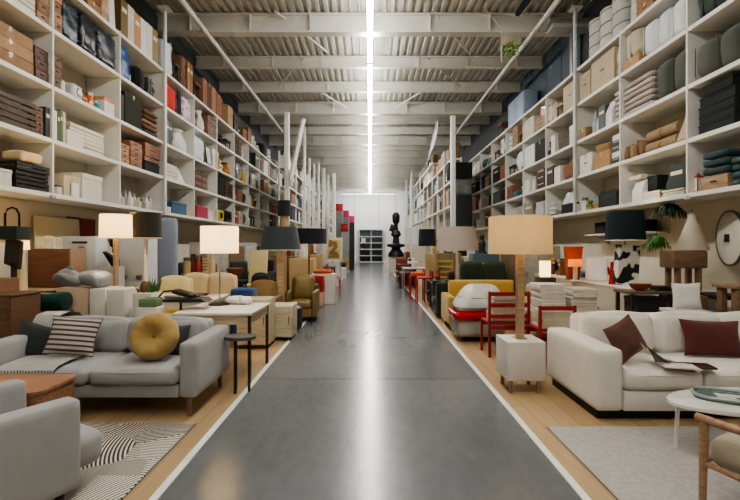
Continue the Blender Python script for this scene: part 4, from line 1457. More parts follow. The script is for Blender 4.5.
def cushion(name, label, loc, w, h, t_, mat, rot, cat='cushion', pipe=None, seed=1.0, group=None):
    o = thing(name, label, cat, loc, 0, group, rot=rot)
    MB().pillow(w, h, t_, seed=seed).build('cover', mat, o)
    k = .985
    pts = []
    for i in range(33):
        s_ = i / 32 * 4
        q = int(s_) % 4
        f = (s_ - int(s_)) * 2 - 1
        u, v = [(f, -1), (1, f), (-f, 1), (-1, -f)][q]
        pts.append((u * w / 2 * (1 - .1 * (1 - v * v)) * k, 0, v * h / 2 * (1 - .1 * (1 - u * u)) * k))
    MB().tube(pts[:-1], .005, 5, True).build('piping', pipe or mat, o)
    return o


def armchair_wood(name, label, loc, rz, fab, woodc, group=None):
    """open timber arm chair, front -Y"""
    t = thing(name, label, 'chair', loc, rz, group)
    wd = M(woodc, 'wood')
    W, D = .68, .7
    for sx in (-1, 1):
        MB().tube([(sx * W / 2, -D / 2, 0), (sx * W / 2, -D / 2 + .01, .5)], [.018, .024], 10).build('front_leg', wd, t)
        MB().tube([(sx * W / 2, D / 2 + .05, 0), (sx * W / 2, D / 2 - .05, .47)], [.018, .024], 10).build('back_leg', wd, t)
        MB().tube([(sx * W / 2, -D / 2 - .03, .515), (sx * W / 2, 0, .505), (sx * W / 2, D / 2, .47)], [.024, .022, .02], 10).build('armrest', wd, t)
        MB().tube([(sx * W / 2, -D / 2, .27), (sx * W / 2, D / 2, .22)], .016, 8).build('side_rail', wd, t)
    MB().tube([(-W / 2, -D / 2, .27), (W / 2, -D / 2, .27)], .016, 8).build('front_rail', wd, t)
    m = M(fab, 'fabric')
    MB().soft(0, -.02, .34, W - .08, D - .06, .17, .06, .02, .004, n=12, rot=(.06, 0, 0)).build('seat_cushion', m, t)
    MB().soft(0, D / 2 - .1, .6, W - .08, .15, .5, .06, .02, .004, n=12, rot=(-.28, 0, 0)).build('back_cushion', m, t)
    return t


def dining_chair(name, label, loc, rz, c, kind='wood', H=.85, seat=.45, W=.44, D=.44, slats=2, seatm=None, group=None):
    t = thing(name, label, 'chair', loc, rz, group)
    m = M(c, kind)
    p = .034
    for sx in (-1, 1):
        MB().box(sx * (W / 2 - p / 2), -D / 2 + p / 2, seat / 2, p, p, seat, bev=.004, seg=1).build('leg', m, t)
        MB().box(sx * (W / 2 - p / 2), D / 2 - p / 2, H / 2, p, p, H, bev=.004, seg=1).build('leg', m, t)
    MB().box(0, -.0, seat + .012, W - .002, D - p * 2.1, .03, bev=.006).build('seat', seatm or m, t)
    for i in range(slats):
        MB().box(0, D / 2 - p / 2, H - .035 - i * .15, W - p * 2, .018, .055, bev=.004, seg=1).build('back_slat', m, t)
    for sy in (-1, 1):
        MB().box(0, sy * (D / 2 - p / 2), seat - .05, W - p * 2, .02, .05).build('rail', m, t)
    return t


def pile(desc, where, x, y, z, rz, w, d, hh, n, cols, kind='book', group=None, jit=.012, o=None, dsc2=None):
    names = POSW.get(n) or ['lowest'] + [ORD[i] + ' from below' for i in range(1, n - 1)] + ['topmost']
    for i in range(n):
        item(kind, '%s %s, %s' % (names[i], desc, where), cols[i % len(cols)], (x + RND.uniform(-jit, jit), y + RND.uniform(-jit, jit), z + i * hh + .0008), rz + RND.uniform(-.05, .05), w * RND.uniform(.95, 1), d * RND.uniform(.95, 1), hh - .0012, dict(o or {}), group or ('pile of ' + desc + ' ' + where))
# ------------------------------------------------------------------ rugs
def rug_mat():
    m, nt, b = new_mat('patchwork_stripes')
    N, Lk = nt.nodes, nt.links
    tc = N.new('ShaderNodeTexCoord')
    vo = N.new('ShaderNodeTexVoronoi'); vo.inputs['Scale'].default_value = 2.9; vo.inputs['Randomness'].default_value = .8
    Lk.new(tc.outputs['Object'], vo.inputs['Vector'])
    sc = N.new('ShaderNodeSeparateColor'); Lk.new(vo.outputs['Color'], sc.inputs[0])
    sp = N.new('ShaderNodeSeparateXYZ'); Lk.new(tc.outputs['Object'], sp.inputs[0])

    def mth(op, a, bb=None):
        n = N.new('ShaderNodeMath'); n.operation = op
        for i, q in enumerate((a, bb)):
            if q is None:
                continue
            if isinstance(q, (int, float)):
                n.inputs[i].default_value = q
            else:
                Lk.new(q, n.inputs[i])
        return n.outputs[0]
    an = mth('MULTIPLY', sc.outputs[0], 6.283)
    u = mth('ADD', mth('MULTIPLY', sp.outputs['X'], mth('COSINE', an)), mth('MULTIPLY', sp.outputs['Y'], mth('SINE', an)))
    cu = mth('ADD', u, mth('MULTIPLY', mth('MULTIPLY', vo.outputs['Distance'], vo.outputs['Distance']), .06))
    st = mth('SINE', mth('MULTIPLY', cu, 250.0))
    thr = mth('MULTIPLY', mth('SUBTRACT', sc.outputs[1], .45), 1.1)
    on = mth('GREATER_THAN', st, thr)
    mx = N.new('ShaderNodeMixRGB'); mx.inputs[1].default_value = lin('#cfc9bd'); mx.inputs[2].default_value = lin('#3a3733')
    Lk.new(on, mx.inputs[0])
    gr = mth('GREATER_THAN', sc.outputs[2], .78)
    m2 = N.new('ShaderNodeMixRGB'); m2.inputs[2].default_value = lin('#8d897f')
    Lk.new(mth('MULTIPLY', gr, .75), m2.inputs[0]); Lk.new(mx.outputs[0], m2.inputs[1])
    Lk.new(m2.outputs[0], b.inputs['Base Color'])
    b.inputs['Roughness'].default_value = .95
    return m


o = thing('area_rug', 'black and cream patchwork striped rug under the wooden coffee table', 'rug', (-2.78, 2.35, .0))
MB().box(0, 0, .007, 2.63, 2.52, .012, bev=.004, seg=1).build('pile', rug_mat(), o)
MB().box(0, 0, .0035, 2.65, 2.54, .005).build('binding', M('#3b3833', 'fabric'), o)
o = thing('area_rug', 'plain pale grey short pile rug under the white round table', 'rug', (3.06, 1.92, 0))
MB().box(0, 0, .009, 3.2, 3.24, .016, bev=.006).build('pile', M('#a9a6a2', 'pile'), o)
MB().box(0, 0, .004, 3.215, 3.255, .006).build('binding', M('#5b4f42', 'fabric'), o)

# ------------------------------------------------------------------ left foreground
GREY = '#9b9b9b'
sofa('two_seat_sofa', 'light grey two-seat sofa facing the rug with four cushions on it', 'sofa', (-2.44, 4.17, 0), 0, 1.88, .9, .755, .66, .16, .44, .18, GREY, '#8a6848', n=2, backt=.17, pip='#8d8f92')
o = thing('round_cushion', 'mustard yellow round tufted cushion on the grey sofa', 'cushion', (wp(156, 338, 4.0)[0], 3.97, .668), 0, None, rot=(PI / 2 - .3, 0, 0))
mb = MB()
n = 40
prof = [(0, .0), (.035, .008), (.085, .07), (.13, .098), (.185, .082), (.215, .03), (.218, 0), (.21, -.05), (.17, -.085), (.1, -.09), (0, -.07)]
rings = []
for k, (r, z) in enumerate(prof):
    if r == 0:
        rings.append([mb.bm.verts.new((0, 0, z))])
    else:
        rings.append([mb.bm.verts.new((r * math.cos(2 * PI * i / n) * (1 + .012 * math.cos(2 * PI * i / n * 10)), r * math.sin(2 * PI * i / n) * (1 + .012 * math.cos(2 * PI * i / n * 10)), z * (1 + .05 * math.cos(2 * PI * i / n * 10) * (k < 5)))) for i in range(n)])
for a, b in zip(rings, rings[1:]):
    for i in range(n):
        j = (i + 1) % n
        if len(a) == 1:
            mb.bm.faces.new((a[0], b[i], b[j]))
        elif len(b) == 1:
            mb.bm.faces.new((a[i], b[0], a[j]))
        else:
            mb.bm.faces.new((a[i], b[i], b[j], a[j]))
mb.build('cover', M('#a98d58', 'fabric'), o, 60)
MB().lathe([(.022, -.002), (.02, .012), (.01, .018), (0, .018)], 16).build('button', M('#97742f', 'fabric'), o)
cushion('throw_pillow', 'charcoal square cushion half hidden behind the mustard one', wp(171, 341, 4.2), .36, .32, .12, M('#3f4240', 'fabric'), (-.3, 0, -.12), seed=4)
cushion('throw_pillow', 'grey and dark brown striped cushion on the grey sofa', wp(73, 336, 4.02), .46, .36, .13, stripes('#473c38', '#b5aca6', 7.0, 'Z', .36), (-.34, .08, .06), pipe=M('#4a403b', 'fabric'), seed=2)
cushion('throw_pillow', 'dark bottle green cushion at the near arm of the grey sofa', wp(35, 341, 4.1), .4, .33, .12, M('#26302d', 'fabric'), (-.4, .3, .1), seed=3)
# striped throw over the sofa
o = thing('throw_blanket', 'white throw with thin dark stripes draped over the grey sofa', 'blanket', (-2.44, 4.17, 0))
rows = []
for (y, z) in ((.47, .6), (.47, .75), (.40, .80), (.25, .832), (.12, .815), (.055, .74), (.025, .62)):
    rows.append([(-.9 + .25 * i / 6 + .02 * math.sin(y * 9 + i), y - .0 * i, z + .004 * math.sin(i * 2.1)) for i in range(7)])
MB().strip(rows).build('back_drape', stripes('#c9c7c2', '#5d5b58', 14, 'X', .72), o)
rows = []
for (y, z) in ((-.05, .476), (-.3, .478), (-.45, .47), (-.512, .44), (-.517, .36), (-.515, .3)):
    rows.append([(-.745 + .5 * i / 8, y - .004 * math.sin(i * 1.7), z + .003 * math.sin(i * 2.3)) for i in range(9)])
MB().strip(rows).build('seat_drape', stripes('#bdbbb6', '#6a6866', 12, 'X', .78), o)

# wooden coffee table (closed box, rounded corners)
o = thing('coffee_table', 'orange brown wooden block coffee table with rounded corners', 'table', (-2.72, 3.17, 0.0135))
cp = M('#96653f', 'wood')


def rrect(w, d, r, n=6):
    pts = []
    for cx, cy, a0 in ((w / 2 - r, d / 2 - r, 0), (-w / 2 + r, d / 2 - r, PI / 2), (-w / 2 + r, -d / 2 + r, PI), (w / 2 - r, -d / 2 + r, PI * 1.5)):
        for i in range(n + 1):
            a = a0 + PI / 2 * i / n
            pts.append((cx + r * math.cos(a), cy + r * math.sin(a)))
    return pts


MB().prism(rrect(.86, .42, .07), 'z', 0.03, .455).build('body', cp, o)
MB().prism(rrect(.88, .44, .08), 'z', .456, .478).build('table_top', M('#a8714a', 'wood'), o)
MB().prism(rrect(.78, .34, .04), 'z', 0, .03).build('plinth', M('#2a211a', 'wood'), o)

# near armchair, turned towards the sofa
rz = math.radians(150)
ch = Vector((-1.64, 2.44, 0)) + Vector((-.866 * .36, .5 * .36, 0)) - Vector((.5, .866, 0)) * .44
sofa('lounge_armchair', 'big light grey armchair nearest the camera, seen from its side', 'armchair', (ch.x, ch.y, .013), rz, .78, .86, .8, .63, .13, .36, .13, GREY, '#2a211c', n=1, backt=.16, pip='#8d8f92', seat_over=.2, back_cush=True, arm_r=.025, cush_h=.2)
cv = ch + Vector((.5, .866, 0)) * -.02 + Vector((-.866, .5, 0)) * .02
cushion('throw_pillow', 'pale grey cushion leaning in the near grey armchair', (ch.x + .03, ch.y + .04, .66), .4, .36, .14, M('#a7a7a5', 'fabric'), (-.3, .05, rz + .15), seed=7)

# side table by the sofa
x, y = -1.405, 4.6
o = thing('side_table', 'small dark grey side table beside the sofa and the aisle', 'table', (-1.335, 4.42, 0))
MB().lathe([(.15, .545), (.16, .55), (.16, .575), (.155, .58), (0, .58)], 32, sy=.75).build('table_top', M('#4a4d50', 'paint'), o)
for a in (.2, .2 + PI * 2 / 3, .2 + PI * 4 / 3):
    MB().box(math.cos(a) * .09, math.sin(a) * .07, .272, .026, .026, .545, bev=.004).build('leg', M('#211e1c', 'wood'), o)
# tall white work table
WOODL = M('#c9b48a', 'wood')
table('work_table', 'tall white table with slim dark legs, round black lamp foot on it', (-1.71, 5.08, 0), 0, .86, .86, .775, M('#d6d3cb', 'paint'), M('#3a1d18', 'wood'), .032, .03, .1, apm=WOODL)
MATL = shade_mat('#efe6d2', .5, .55)
lamp('table_lamp', 'glowing white drum lamp on a thin pole on the white table', -1.86, 5.32, .776, .635, .965, .225, .225, shade_mat('#efe9da', .5, .8), M('#b7b2a6', 'metal'), .009, base=(.13, .018), basem=M('#1e1c1a', 'paint'), power=14)
o = thing('folded_papers', 'crumpled white paper bundle beside the lamp on the white table', 'paper', (-1.62, 5.36, .776))
MB().soft(0, 0, .05, .3, .18, .095, .04, .01, .03, 7, 10).build('sheet', M('#d8d6d0', 'card'), o)
MB().box(0, -.005, .05, .02, .2, .1, rot=(0, 0, .3), bev=.004).build('band', M('#b9b4a8', 'card'), o)
# second white table behind with black plates
table('display_table', 'white table with black plates standing behind the grey sofa', (-2.75, 5.93, 0), 0, 1.4, .7, .8, M('#d9d6cf', 'paint'), M('#2a2624', 'wood'), .035, .03, .06)
for i, (px, Y, w_, lab) in enumerate(((192, 5.88, .32, 'wide black plate on the white display table'), (203, 6.08, .2, 'small black plate farther back on the white display table'), (176, 5.72, .36, 'large black oval dish at the near edge of the display table'))):
    x = (px - CX) * Y / F
    o = thing('serving_plate', lab, 'plate', (x, Y, .8))
    MB().lathe([(w_ * .3, 0), (w_ * .32, .008), (w_ * .5, .028), (w_ * .49, .033), (w_ * .3, .014), (0, .012)], 28, sy=.62).build('dish', M('#1c1b1a', 'gloss'), o)
    MB().lathe([(w_ * .5, .028), (w_ * .508, .031), (w_ * .5, .035)], 28, sy=.62).build('rim', M('#302d2a', 'gloss'), o)
o = thing('display_stand', 'black angled metal desk stand behind the mustard cushion', 'stand', (-2.2, 5.0, 0))
MB().box(0, 0, .012, .4, .24, .024, bev=.006).build('base', M('#1d1d1d', 'paint'), o)
MB().cyl(0, 0, .02, .86, .014).build('pole', M('#1d1d1d', 'paint'), o)
MB().prism([(-.33, .86), (.34, .86), (.28, .9), (-.25, .88)], 'y', -.12, .12).build('tray', M('#22211f', 'paint'), o)
MB().tube([(-.28, 0, .88), (-.2, 0, .97), (.0, 0, .985), (.1, 0, .93)], .012, 8).build('arm', M('#1d1d1d', 'paint'), o)
MB().soft(.04, 0, .95, .24, .16, .05, .02, n=6, rot=(0, .25, 0)).build('head', M('#1d1d1d', 'paint'), o)

# white cubes behind the sofa
for i, (pa, pb, Y, top, c, lab) in enumerate(((55, 88, 5.15, 288, '#c9b49c', 'beige box stand behind the sofa beside the teal drum'), (88.5, 105, 5.05, 289, '#cfcdc7', 'white square plinth behind the sofa, second from the beige stand'),
                                             (105.5, 124, 4.95, 290, '#c3beb6', 'pale plinth behind the wooden floor lamp pole'), (128, 137, 5.05, 308, '#d5d3ce', 'low white plinth beside the planter'))):
    x0, x1 = (pa - CX) * Y / F, (pb - CX) * Y / F
    h = EYE - (top - CY) * Y / F
    t = thing('display_plinth', lab, 'plinth', ((x0 + x1) / 2, Y + .2, 0))
    MB().box(0, 0, h / 2 + .02, x1 - x0 - .01, .38, h - .04, bev=.006).build('body', M(c, 'paint'), t)
    MB().box(0, 0, .02, x1 - x0 - .05, .34, .04).build('plinth_foot', M('#6a665f', 'paint'), t)
# grey crumpled plastic on the plinth
o = thing('plastic_bag', 'crumpled translucent grey plastic bag on the beige stand', 'bag', (wp(72, 288, 5.35)[0], 5.35, 1.0))
MB().soft(0, 0, .1, .34, .22, .19, .08, .02, .07, 6, 12).build('sheet', M('#8d9294', 'gloss', .3), o)
MB().soft(-.02, 0, .22, .06, .06, .08, .02, .0, .02, 9, 6).build('knot', M('#7d8284', 'gloss', .3), o)
o = single('plastic_bag', MB().soft(0, 0, .09, .3, .22, .17, .07, .02, .06, 6, 12, seed=4), M('#9a9fa3', 'gloss', .3), 'crumpled grey plastic bag on the white square plinth', 'bag', (wp(93, 288, 5.25)[0] + .02, 5.25, 1.0))

# planter with cactus, green vase
x = wp(143, 291, 5.05)[0]
o = thing('planter_box', 'white planter box with a green cactus arrangement', 'planter', (-2.6, 5.05, 0))
MB().box(0, 0, .48, .22, .3, .96, bev=.01).build('box', M('#cbc4b6', 'paint'), o)
mb = MB()
for i in range(40):
    a, r, h = RND.random() * 6.28, RND.random() * .1, .05 + RND.random() * .13
    x1, y1 = math.cos(a) * r, math.sin(a) * r
    mb.tube([(x1, y1, .95), (x1 * 1.5, y1 * 1.5, .95 + h)], [.014, .003], 5)
pl = mb.build('foliage', M('#4c6a30', 'plain'), o)
MB().lathe([(.03, .95), (.05, 1.0), (.045, 1.06), (.02, 1.09), (0, 1.09)], 12, (-.03, -.03, 0)).build('cactus', M('#6a4e34', 'plain'), o)
o = thing('green_vase', 'square pale green glass vase behind the sofa', 'vase', (wp(149, 300, 4.76)[0] + .02, 4.76, 0))
MB().box(0, 0, .415, .24, .2, .83, bev=.02).build('stand', M('#d0ccc2', 'paint'), o)
MB().box(0, -.0, .83 + .05, .2, .17, .1, bev=.02).build('glass_body', M('#6c8a66', 'gloss'), o)

# cream ribbed headboard chair
sofa('slipper_chair', 'cream ribbed low armchair behind the planter', 'armchair', (wp(169, 280, 6.6)[0], 6.7, 0), 0, .62, .6, 1.0, .62, .08, .45, .12, '#d8c68e', '#5a4630', n=1, backt=.14)
sofa('long_bench', 'long cream upholstered bench sofa behind the white tables', 'sofa', (-2.82, 7.42, 0), 0, 1.1, .66, 1.0, .62, .1, .45, .12, '#cbb48c', '#5a4630', n=2, backt=.16)
o = thing('storage_ottoman', 'blue upholstered block in front of the tan armchairs', 'ottoman', (wp(244, 292, 6.9)[0], 6.9, 0))
MB().soft(0, 0, .42, .36, .3, .8, .04, .01, n=8).build('body', M('#2d4a74', 'fabric'), o)
MB().box(0, 0, .01, .3, .24, .02).build('foot', M('#222222', 'plain'), o)

# ------------------------------------------------------------------ left wall counter and what stands there
cabinet('sideboard', 'long low brown sideboard against the left wall', (-4.4, 6.15, 0), PI / 2, 2.4, .74, .93, M('#8a6a4a', 'wood'), nd=4, top=M('#b79f7a', 'wood'))
cabinet('drawer_unit', 'brown wooden drawer chest at the left edge behind the sofa', (-4.02, 4.62, 0), 0, .66, .4, .98, M('#6e4a2c', 'wood'), nd=0, dr=4, handle='#2a1c12', top=M('#7d5836', 'wood'))
o = thing('product_box', 'brown carton with printed black panel on the drawer chest', 'box', (-4.05, 4.6, 1.003))
MB().box(0, 0, .075, .36, .3, .15, bev=.004, seg=1).build('body', M('#8a5f3c', 'card'), o)
MB().box(.03, -.152, .075, .26, .004, .08).build('printed_panel', M('#241d18', 'card'), o)
o = thing('candle_jar', 'pale pink lidded candle jar on the brown carton', 'jar', (-4.1, 4.6, 1.154))
MB().cyl(0, 0, 0, .1, .045, n=16).build('body', M('#c9937c', 'gloss'), o)
MB().cyl(0, 0, .1, .12, .05, n=16).build('lid', M('#dcd8ce', 'gloss'), o)
o = thing('drum_stool', 'dark teal cylinder bolster on an orange stool', 'stool', (-3.76, 5.02, 0))
MB().lathe([(.08, -.23), (.105, -.22), (.11, -.1), (.105, .22), (.07, .23), (0, .23)], 18, (0, 0, .86), (0, PI / 2, 0)).build('bolster', M('#244a46', 'gloss'), o)
MB().box(0, 0, .735, .42, .28, .03, bev=.01).build('seat', M('#b5713a', 'wood'), o)
for sx in (-1, 1):
    for sy in (-1, 1):
        MB().box(sx * .17, sy * .1, .36, .03, .03, .72).build('leg', M('#a5652f', 'wood'), o)
lamp('table_lamp', 'small cream table lamp with a tapered pale body on the sideboard', -4.2, 5.18, .954, .5, .61, .085, .075, shade_mat('#e6d6ac', .5, .9), M('#d2bd8a', 'paint'), .03, base=None, power=3)
o = bpy.data.objects['table_lamp.001']
MB().lathe([(.07, 0), (.066, .02), (.045, .3), (.03, .46), (.028, .5)], 18).build('body', M('#d6c49a', 'paint'), o)
o = thing('veneer_cabinet', 'reddish brown flat box cabinet on the sideboard', 'cabinet', (wp(55, 268, 5.75)[0], 5.78, .954))
MB().box(0, 0, .255, .54, .3, .51, bev=.006).build('body', M('#7d4a28', 'wood'), o)
MB().box(.285, -.0, .255, .03, .31, .52, bev=.004).build('side_board', M('#9a7860', 'wood'), o)
o = thing('headboard_panel', 'large pale cream panel leaning on the left wall', 'panel', (-4.68, 6.55, .954), PI / 2)
MB().box(0, .05, .49, .95, .03, .98, (-.05, 0, 0), bev=.008).build('board', M('#d8c9a0', 'paint'), o)
MB().box(.47, .05, .49, .03, .045, .98, (-.05, 0, 0), bev=.004).build('edge_strip', M('#6a4a34', 'wood'), o)
o = thing('frame_lantern', 'small white slatted frame lantern on top of the brown cabinet', 'lantern', (wp(50, 245, 5.8)[0], 5.78, 1.466))
mb = MB()
for i in range(5):
    mb.box(-.11 + .055 * i, -.07, .07, .012, .012, .12)
    mb.box(-.11 + .055 * i, .07, .07, .012, .012, .12)
mb.box(0, 0, .006, .25, .16, .012)
mb.box(0, 0, .137, .25, .16, .014)
mb.build('slat_frame', M('#d9d4c4', 'paint'), o)
MB().lathe([(.07, .144), (.04, .17), (0, .176)], 14).build('cap', M('#d8c48c', 'paint'), o)
# wall pictures
for i, (pa, pb, ya, yb, X, c1, mat, lab) in enumerate(((70, 82, 217, 238, -4.74, '#54504c', patches('#9a9896', '#4a4644', 7, .5), 'grey abstract picture on the left wall'), (83, 97, 219, 239, -4.74, '#8f2f22', M('#8f2c22', 'plain'), 'plain deep red picture on the left wall'))):
    Ya, Yb = F * -X / (CX - pa), F * -X / (CX - pb)
    Ym = (Ya + Yb) / 2
    zt, zb = EYE - (ya - CY) * Ym / F, EYE - (yb - CY) * Ym / F
    o = thing('wall_picture', lab, 'picture', (X - .04, Ym, zb), PI / 2)
    MB().box(0, 0, (zt - zb) / 2, Yb - Ya, .03, zt - zb, bev=.004).build('frame', M(c1, 'paint'), o)
    MB().box(0, -.017, (zt - zb) / 2, (Yb - Ya) * .9, .004, (zt - zb) * .9).build('canvas', mat, o)
# wall hook lamp at far left
o = thing('wall_lamp', 'black curved-arm wall lamp with dark green shade at the left edge', 'lamp', (-4.2, 4.95, 1.35))
arc = [(.0, 0, .3), (.0, 0, .52), (.03, 0, .575), (.08, 0, .595), (.13, 0, .575), (.16, 0, .52), (.165, 0, .36)]
MB().tube(arc, .011, 8).build('arm', M('#26221e', 'metal'), o)
MB().box(.07, 0, .3, .3, .22, .15, bev=.01).build('lamp_shade', M('#1f2a22', 'fabric'), o)
MB().prism([(0, -.05), (.17, -.12), (.2, .2), (.1, .23), (.02, .22)], 'y', -.02, .02).build('back_plate', M('#2a2521', 'paint'), o)
MB().box(.1, 0, -.22, .04, .04, .36).build('stem', M('#26221e', 'paint'), o)

# white display cabinet wall (open units) behind the lamps
o = thing('display_cabinet', 'white display cabinet with narrow window panels behind the wooden floor lamp', 'cabinet', (wp(84, 262, 6.5)[0] + .02, 6.5, .954))
MB().box(0, 0, .345, .5, .3, .69, bev=.006).build('body', M('#d3d5d6', 'paint'), o)
for i, (xx, zz, w_, h_, c) in enumerate(((.05, .36, .1, .36, '#8d7f68'), (-.1, .06, .12, .05, '#7a5a44'), (.1, .06, .16, .06, '#4a3426'))):
    MB().box(xx, -.156, zz, w_, .014, h_, bev=.003).build('door_panel', M(c, 'plain'), o)
MB().box(.02, -.155, .6, .22, .014, .03).build('handle_bar', M('#3a3a3a', 'paint'), o)
o = thing('display_cabinet', 'tall white panel cabinet between the cream and black floor lamps', 'cabinet', (wp(133, 262, 6.6)[0], 6.75, 0))
MB().box(0, 0, .825, .46, .3, 1.65, bev=.006).build('body', M('#c9ccd0', 'paint'), o)
for xx in (-.12, .12):
    k_ = MB().lathe([(.03, 0), (.045, .07), (.03, .075), (0, .07)], 12, (xx, -.2, .98)).build('cup_hook', M('#7a7672', 'metal'), o)
MB().box(0, -.157, .5, .42, .014, .9, bev=.003).build('door', M('#cfd2d5', 'paint'), o)
o = thing('abstract_sculpture', 'black angular ornament on a white block behind the lamp pole', 'ornament', (wp(111, 260, 6.3)[0], 6.3, 0))
MB().box(0, 0, .6, .26, .26, 1.2, bev=.006).build('block', M('#c3c6c8', 'paint'), o)
MB().prism([(-.1, 1.42), (.1, 1.3), (.1, 1.2), (.04, 1.2)], 'y', -.05, .05).build('wedge', M('#1a1a1a', 'paint'), o)
MB().soft(.04, 0, 1.54, .1, .1, .12, .04, n=6).build('ball', M('#1a1a1a', 'paint'), o)
MB().box(.04, 0, 1.45, .03, .03, .1).build('stem', M('#1a1a1a', 'paint'), o)

# left floor lamps
lamp('floor_lamp', 'wooden pole floor lamp with lit cream drum shade', wp(116, 226, 5.55)[0], 5.55, 0, 1.605, 1.905, .19, .185, shade_mat('#ece2c8', .5, .95), M('#b79468', 'wood'), .033, base=(.15, .025), power=14)
lamp('floor_lamp', 'white pole floor lamp with black drum shade behind the planter', wp(146, 225, 5.9)[0], 5.9, 0, 1.6, 1.955, .2, .195, M('#2a2620', 'fabric'), M('#d8d3c6', 'paint'), .026, base=(.15, .02), power=6, trim='#d8c89a')
lamp('floor_lamp', 'light wood floor lamp with dark slate tapered shade on the left', wp(280, 240, 7.9)[0], 7.95, 0, 1.42, 1.85, .375, .3, M('#3c4447', 'fabric'), M('#d8b47c', 'wood'), .06, square=True, base=(.16, .03), power=9, trim='#d8cfa8')
lamp('floor_lamp', 'slim floor lamp with wide black drum shade behind the slate one', wp(309, 236, 9.6)[0], 9.6, 0, 1.55, 1.88, .4, .39, M('#191d1f', 'fabric'), M('#7a5a38', 'wood'), .02, base=(.16, .02), power=4)
o = thing('floor_lamp', 'tall floor lamp with narrow black cap and pale wooden column', 'lamp', (wp(284.5, 220, 10.6)[0], 10.6, 0))
MB().lathe([(.16, 0), (.16, .02), (.05, .03), (.05, 1.75), (.13, 1.8), (.12, 2.0), (.1, 2.26), (0, 2.27)], 20).build('column', M('#c0966c', 'wood'), o)
MB().lathe([(.155, 2.24), (.155, 2.6), (.148, 2.62), (0, 2.62)], 24).build('cap_shade', M('#1c1c1d', 'fabric'), o)

# clutter between wall and aisle, left
cabinet('media_console', 'black low cabinet under the blue wall prints on the left', (wp(172, 265, 8.2)[0], 8.2, 0), 0, .55, .5, 1.18, M('#1c1a18', 'paint'), nd=2)
o = thing('upholstered_screen', 'blue grey tall upholstered screen beside the black floor lamp', 'screen', (wp(166, 235, 7.6)[0], 7.66, 0))
MB().soft(0, 0, 1.0, .34, .12, 1.98, .04, .01, n=8).build('panel', M('#8b94a6', 'fabric'), o)
MB().box(0, 0, .02, .4, .3, .04).build('foot', M('#333333', 'paint'), o)
for i, (px, Y, h, c, k, lab) in enumerate(((187, 7.9, .3, '#b59a6a', 'jar', 'tan canister'), (193, 8.0, .36, '#5a2a24', 'vase', 'dark red vase'), (199, 8.0, .34, '#9a3a30', 'jar', 'brick red jar'), (206, 8.0, .42, '#b99a68', 'basket', 'straw basket'), (212, 8.1, .4, '#c8b894', 'bottle', 'cream bottle'))):
    item(k, lab + ' in the row on the counter behind the lit white lamp', c, (wp(px, 0, Y)[0], Y, .99), 0, .14, .14, h, None)
table('counter_table', 'narrow counter holding jars behind the long cream bench', (-3.14, 8.12, 0), 0, .7, .4, .989, M('#b7ab97', 'paint'), M('#4a4038', 'wood'), .04, .03, .08)
item('bowl', 'rust brown large plant pot behind the cream bench', '#8a4526', (wp(235, 270, 8.6)[0], 8.6, .82), 0, .34, .34, .24)
table('plant_stand', 'small dark stand under the rust brown pot', (wp(235, 270, 8.6)[0], 8.6, 0), 0, .4, .4, .819, M('#2f2a26', 'wood'), M('#2f2a26', 'wood'), .03)
o = thing('reading_chair', 'high-backed pale yellow folding chair beside the slate lamp', 'chair', (wp(257, 268, 9.8)[0], 9.8, 0))
MB().box(0, .12, 1.03, .42, .05, .76, (-.2, 0, 0), bev=.02).build('backrest', M('#d6c592', 'fabric'), o)
MB().box(0, -.1, .62, .42, .46, .06, bev=.02).build('seat', M('#d6c592', 'fabric'), o)
for sx in (-1, 1):
    for sy in (-1, 1):
        MB().box(sx * .18, sy * .18 - .08, .3, .03, .03, .6).build('leg', M('#3a2c1e', 'wood'), o)
sofa('club_chair', 'black rounded armchair beside the yellow folding chair', 'armchair', (wp(246, 272, 8.8)[0] + .32, 8.75, 0), .3, .5, .6, .92, .6, .08, .44, .1, '#1c1b1b', '#2a2018', n=1, backt=.12)
sofa('club_chair', 'tan leather armchair standing nearest the slate lamp pole', 'armchair', (wp(267, 291, 7.35)[0] - .14, 7.58, 0), 0, .62, .66, .86, .62, .09, .42, .1, M('#8d7040', 'leather'), '#3a2a1c', n=1, backt=.14)
sofa('club_chair', 'olive tan armchair partly hidden behind the slate lamp pole', 'armchair', (wp(293, 292, 7.75)[0] + .02, 8.75, 0), 0, .62, .66, .88, .6, .09, .42, .1, M('#7d6a40', 'leather'), '#3a2a1c', n=1, backt=.14)
# cream box drawers near the aisle
for i, (px0, px1, Y, top, bot, c, lab) in enumerate(((236, 268, 6.2, 300, 345, '#c9b892', 'wide cream box bench behind the white table'), (268.5, 292, 6.75, 306, 339, '#cdbd98', 'cream wooden box unit at the aisle edge'))):
    x0, x1 = wp(px0, 0, Y)[0], wp(px1, 0, Y)[0]
    h = EYE - (top - CY) * Y / F
    cabinet('box_unit', lab, ((x0 + x1) / 2, Y + .25, 0), 0, x1 - x0, .46, h, M(c, 'wood'), nd=1, handle='#8a7a58', leg=.06, legm=M('#2b2622', 'wood'))
o = thing('pouf', 'dark grey round pouf at the aisle edge beyond the cream box', 'pouf', (-1.37, 7.55, 0))
MB().lathe([(.15, .04), (.175, .08), (.18, .3), (.17, .42), (.1, .46), (0, .47)], 24).build('body', M('#33383b', 'leather'), o)
for a in range(4):
    MB().cyl(math.cos(a * PI / 2 + .7) * .12, math.sin(a * PI / 2 + .7) * .12, 0, .05, .015, n=8).build('leg', M('#1f1b18', 'wood'), o)
sofa('club_chair', 'black leather tub chair at the aisle edge beneath the slate lamp', 'armchair', (wp(301, 300, 8.9)[0] + .02, 9.45, 0), 0, .52, .6, .82, .66, .1, .44, .06, M('#17191b', 'leather'), '#1b1815', n=1, backt=.13)
